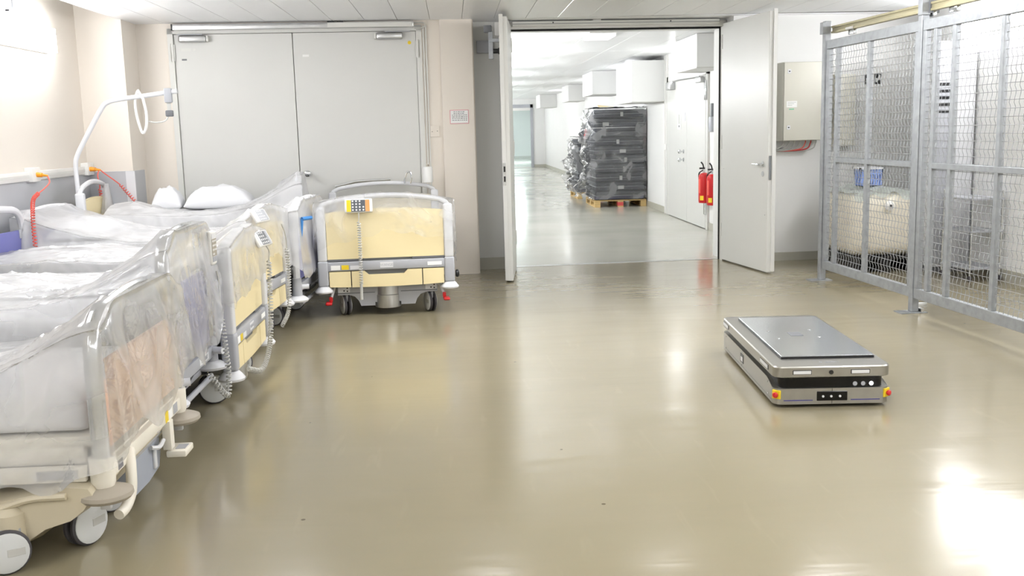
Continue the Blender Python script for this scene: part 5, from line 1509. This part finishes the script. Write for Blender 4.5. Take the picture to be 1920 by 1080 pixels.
handset('beige hand control under film on the blue panelled bed', (cx + 0.02, 5.02, 0.86), (math.radians(88), math.radians(90), math.radians(85)), [(cx + 0.03, 5.04, 0.74), (cx + 0.035, 5.05, 0.68), (cx + 0.035, 5.05, 0.50), (cx + 0.06, 4.98, 0.38), (cx + 0.07, 4.97, 0.22), (cx + 0.07, 4.93, 0.13), (cx + 0.05, 4.88, 0.17), (cx + 0.0, 4.86, 0.26)], None, 0.85, 'taupe')

def mains_cable(label, y, pts):
    t = thing('power_cable', label, 'power cable', (XL + 0.06, y, 1.15), 0, 'coiled red mains cables')
    B().cyl((0.0, 0, 0), (0.045, 0.0, -0.005), 0.020, 0.017, 14).cyl((0.045, 0, -0.005), (0.085, 0.01, -0.012), 0.011, 0.007, 12).build('plug', 'orange', t)
    loc = Vector((XL + 0.06, y, 1.15))
    q = [Vector(p) - loc for p in pts]
    B().tube(smooth_path([(0.08, 0.01, -0.012)] + q[:3], 6), 0.0055, 6).build('straight_cable', 'cable_red', t)
    B().tube(coil(q[2:], 0.013, 0.024), 0.0042, 5).build('coiled_cable', 'cable_red', t)
    return t
for k, (y, lab) in enumerate(((8.02, 'white wall socket with orange plug left of the lifting pole'), (9.20, 'white wall socket with orange plug beside the pilaster'))):
    t = thing('wall_socket', lab, 'socket', (XL, y, 1.15), 0, 'wall sockets')
    B().box(0, 0.065, -0.075, 0.075, -0.055, 0.055, bev=0.006).build('housing', 'white_plastic', t)
    B().lathe([(0.022, 0.064), (0.022, 0.067)], (0, 0.02, 0.0), 'x', 16).build('socket_face', 'frame_grey', t)
mains_cable('red coiled cable hanging from the left wall socket', 8.02, [(-3.13, 7.98, 1.09), (-3.12, 7.85, 1.05), (-3.11, 7.70, 1.02), (-3.09, 7.55, 0.98), (-3.05, 7.42, 0.88), (-3.03, 7.36, 0.77), (-3.02, 7.335, 0.66)])
mains_cable('red coiled cable running down from the socket by the pilaster to the raised bed', 9.20, [(-3.12, 9.22, 1.10), (-3.06, 9.23, 1.05), (-3.0, 9.23, 1.00), (-2.95, 9.22, 0.94), (-2.88, 9.20, 0.86), (-2.82, 9.18, 0.78)])
mains_cable('short red cable dropping straight down from the socket by the pilaster', 9.17, [(-3.17, 9.16, 1.09), (-3.16, 9.16, 1.02), (-3.16, 9.16, 0.97), (-3.15, 9.15, 0.88), (-3.13, 9.14, 0.80)])
# roll of film on the head end of bed G
rl = thing('film_roll', 'white roll of plastic film standing on the head of the front facing bed', 'roll', (-0.255, 9.56, 0.925))
B().lathe([(0.018, 0.0), (0.045, 0.004), (0.048, 0.02), (0.047, 0.13), (0.043, 0.15), (0.018, 0.152)], seg=26).build('roll', 'paper', rl)
B().cyl((0, 0, 0.15), (0, 0, 0.172), 0.015, 0.013, 14).build('core', 'taupe', rl)
bk = thing('metal_bracket', 'bent chrome bracket sticking up at the head of the front facing bed', 'bracket', (-0.44, 9.60, 0.92))
B().tube(smooth_path([(-0.035, 0, 0.0), (-0.03, 0, 0.06), (-0.01, 0, 0.105), (0.02, 0, 0.105), (0.03, 0, 0.06), (0.015, 0, 0.0)], 5), 0.009, 8).build('bracket', 'chrome', bk)
# chrome bar lying on the head end of bed G
tag(B().tube([(-1.15, 9.76, 0.90), (-0.95, 9.76, 0.945), (-0.62, 9.76, 0.955)], 0.014, 8).build('chrome_pole', 'alu'), 'grey metal pole resting behind the head of the front facing bed', 'pole')
# blue handle fixed to hoop bed E
B().cyl((0.02, -0.45, 0.80), (0.07, -0.36, 0.80), 0.014, seg=12).cyl((0.02, -0.445, 0.80), (-0.005, -0.44, 0.60), 0.012, seg=10).build('blue_handle', 'blue_bright', bedE)
# thin film bag twisted up on the cream headboard of bed F
bg = B()
rows = []
for i in range(15):
    t = i / 14
    w = 0.10 * (1 - t) ** 0.8 + 0.012
    rows.append([Vector((0.02 + 0.03 * math.cos(a) * (0.6 + (1 - t)), w * math.sin(a) * (1 + 0.1 * math.sin(5 * a + t * 4)) + 0.02 * t, 0.26 * t)) for a in [2 * PI * k / 24 for k in range(25)]])
bg.quadgrid(rows)
o = tag(bg.build('film_bag', 'film_thin', None, 60), 'pointed clear film bag on the cream headboard by the wall', 'plastic film')
o.location = (-3.08, 9.02, 0.765)
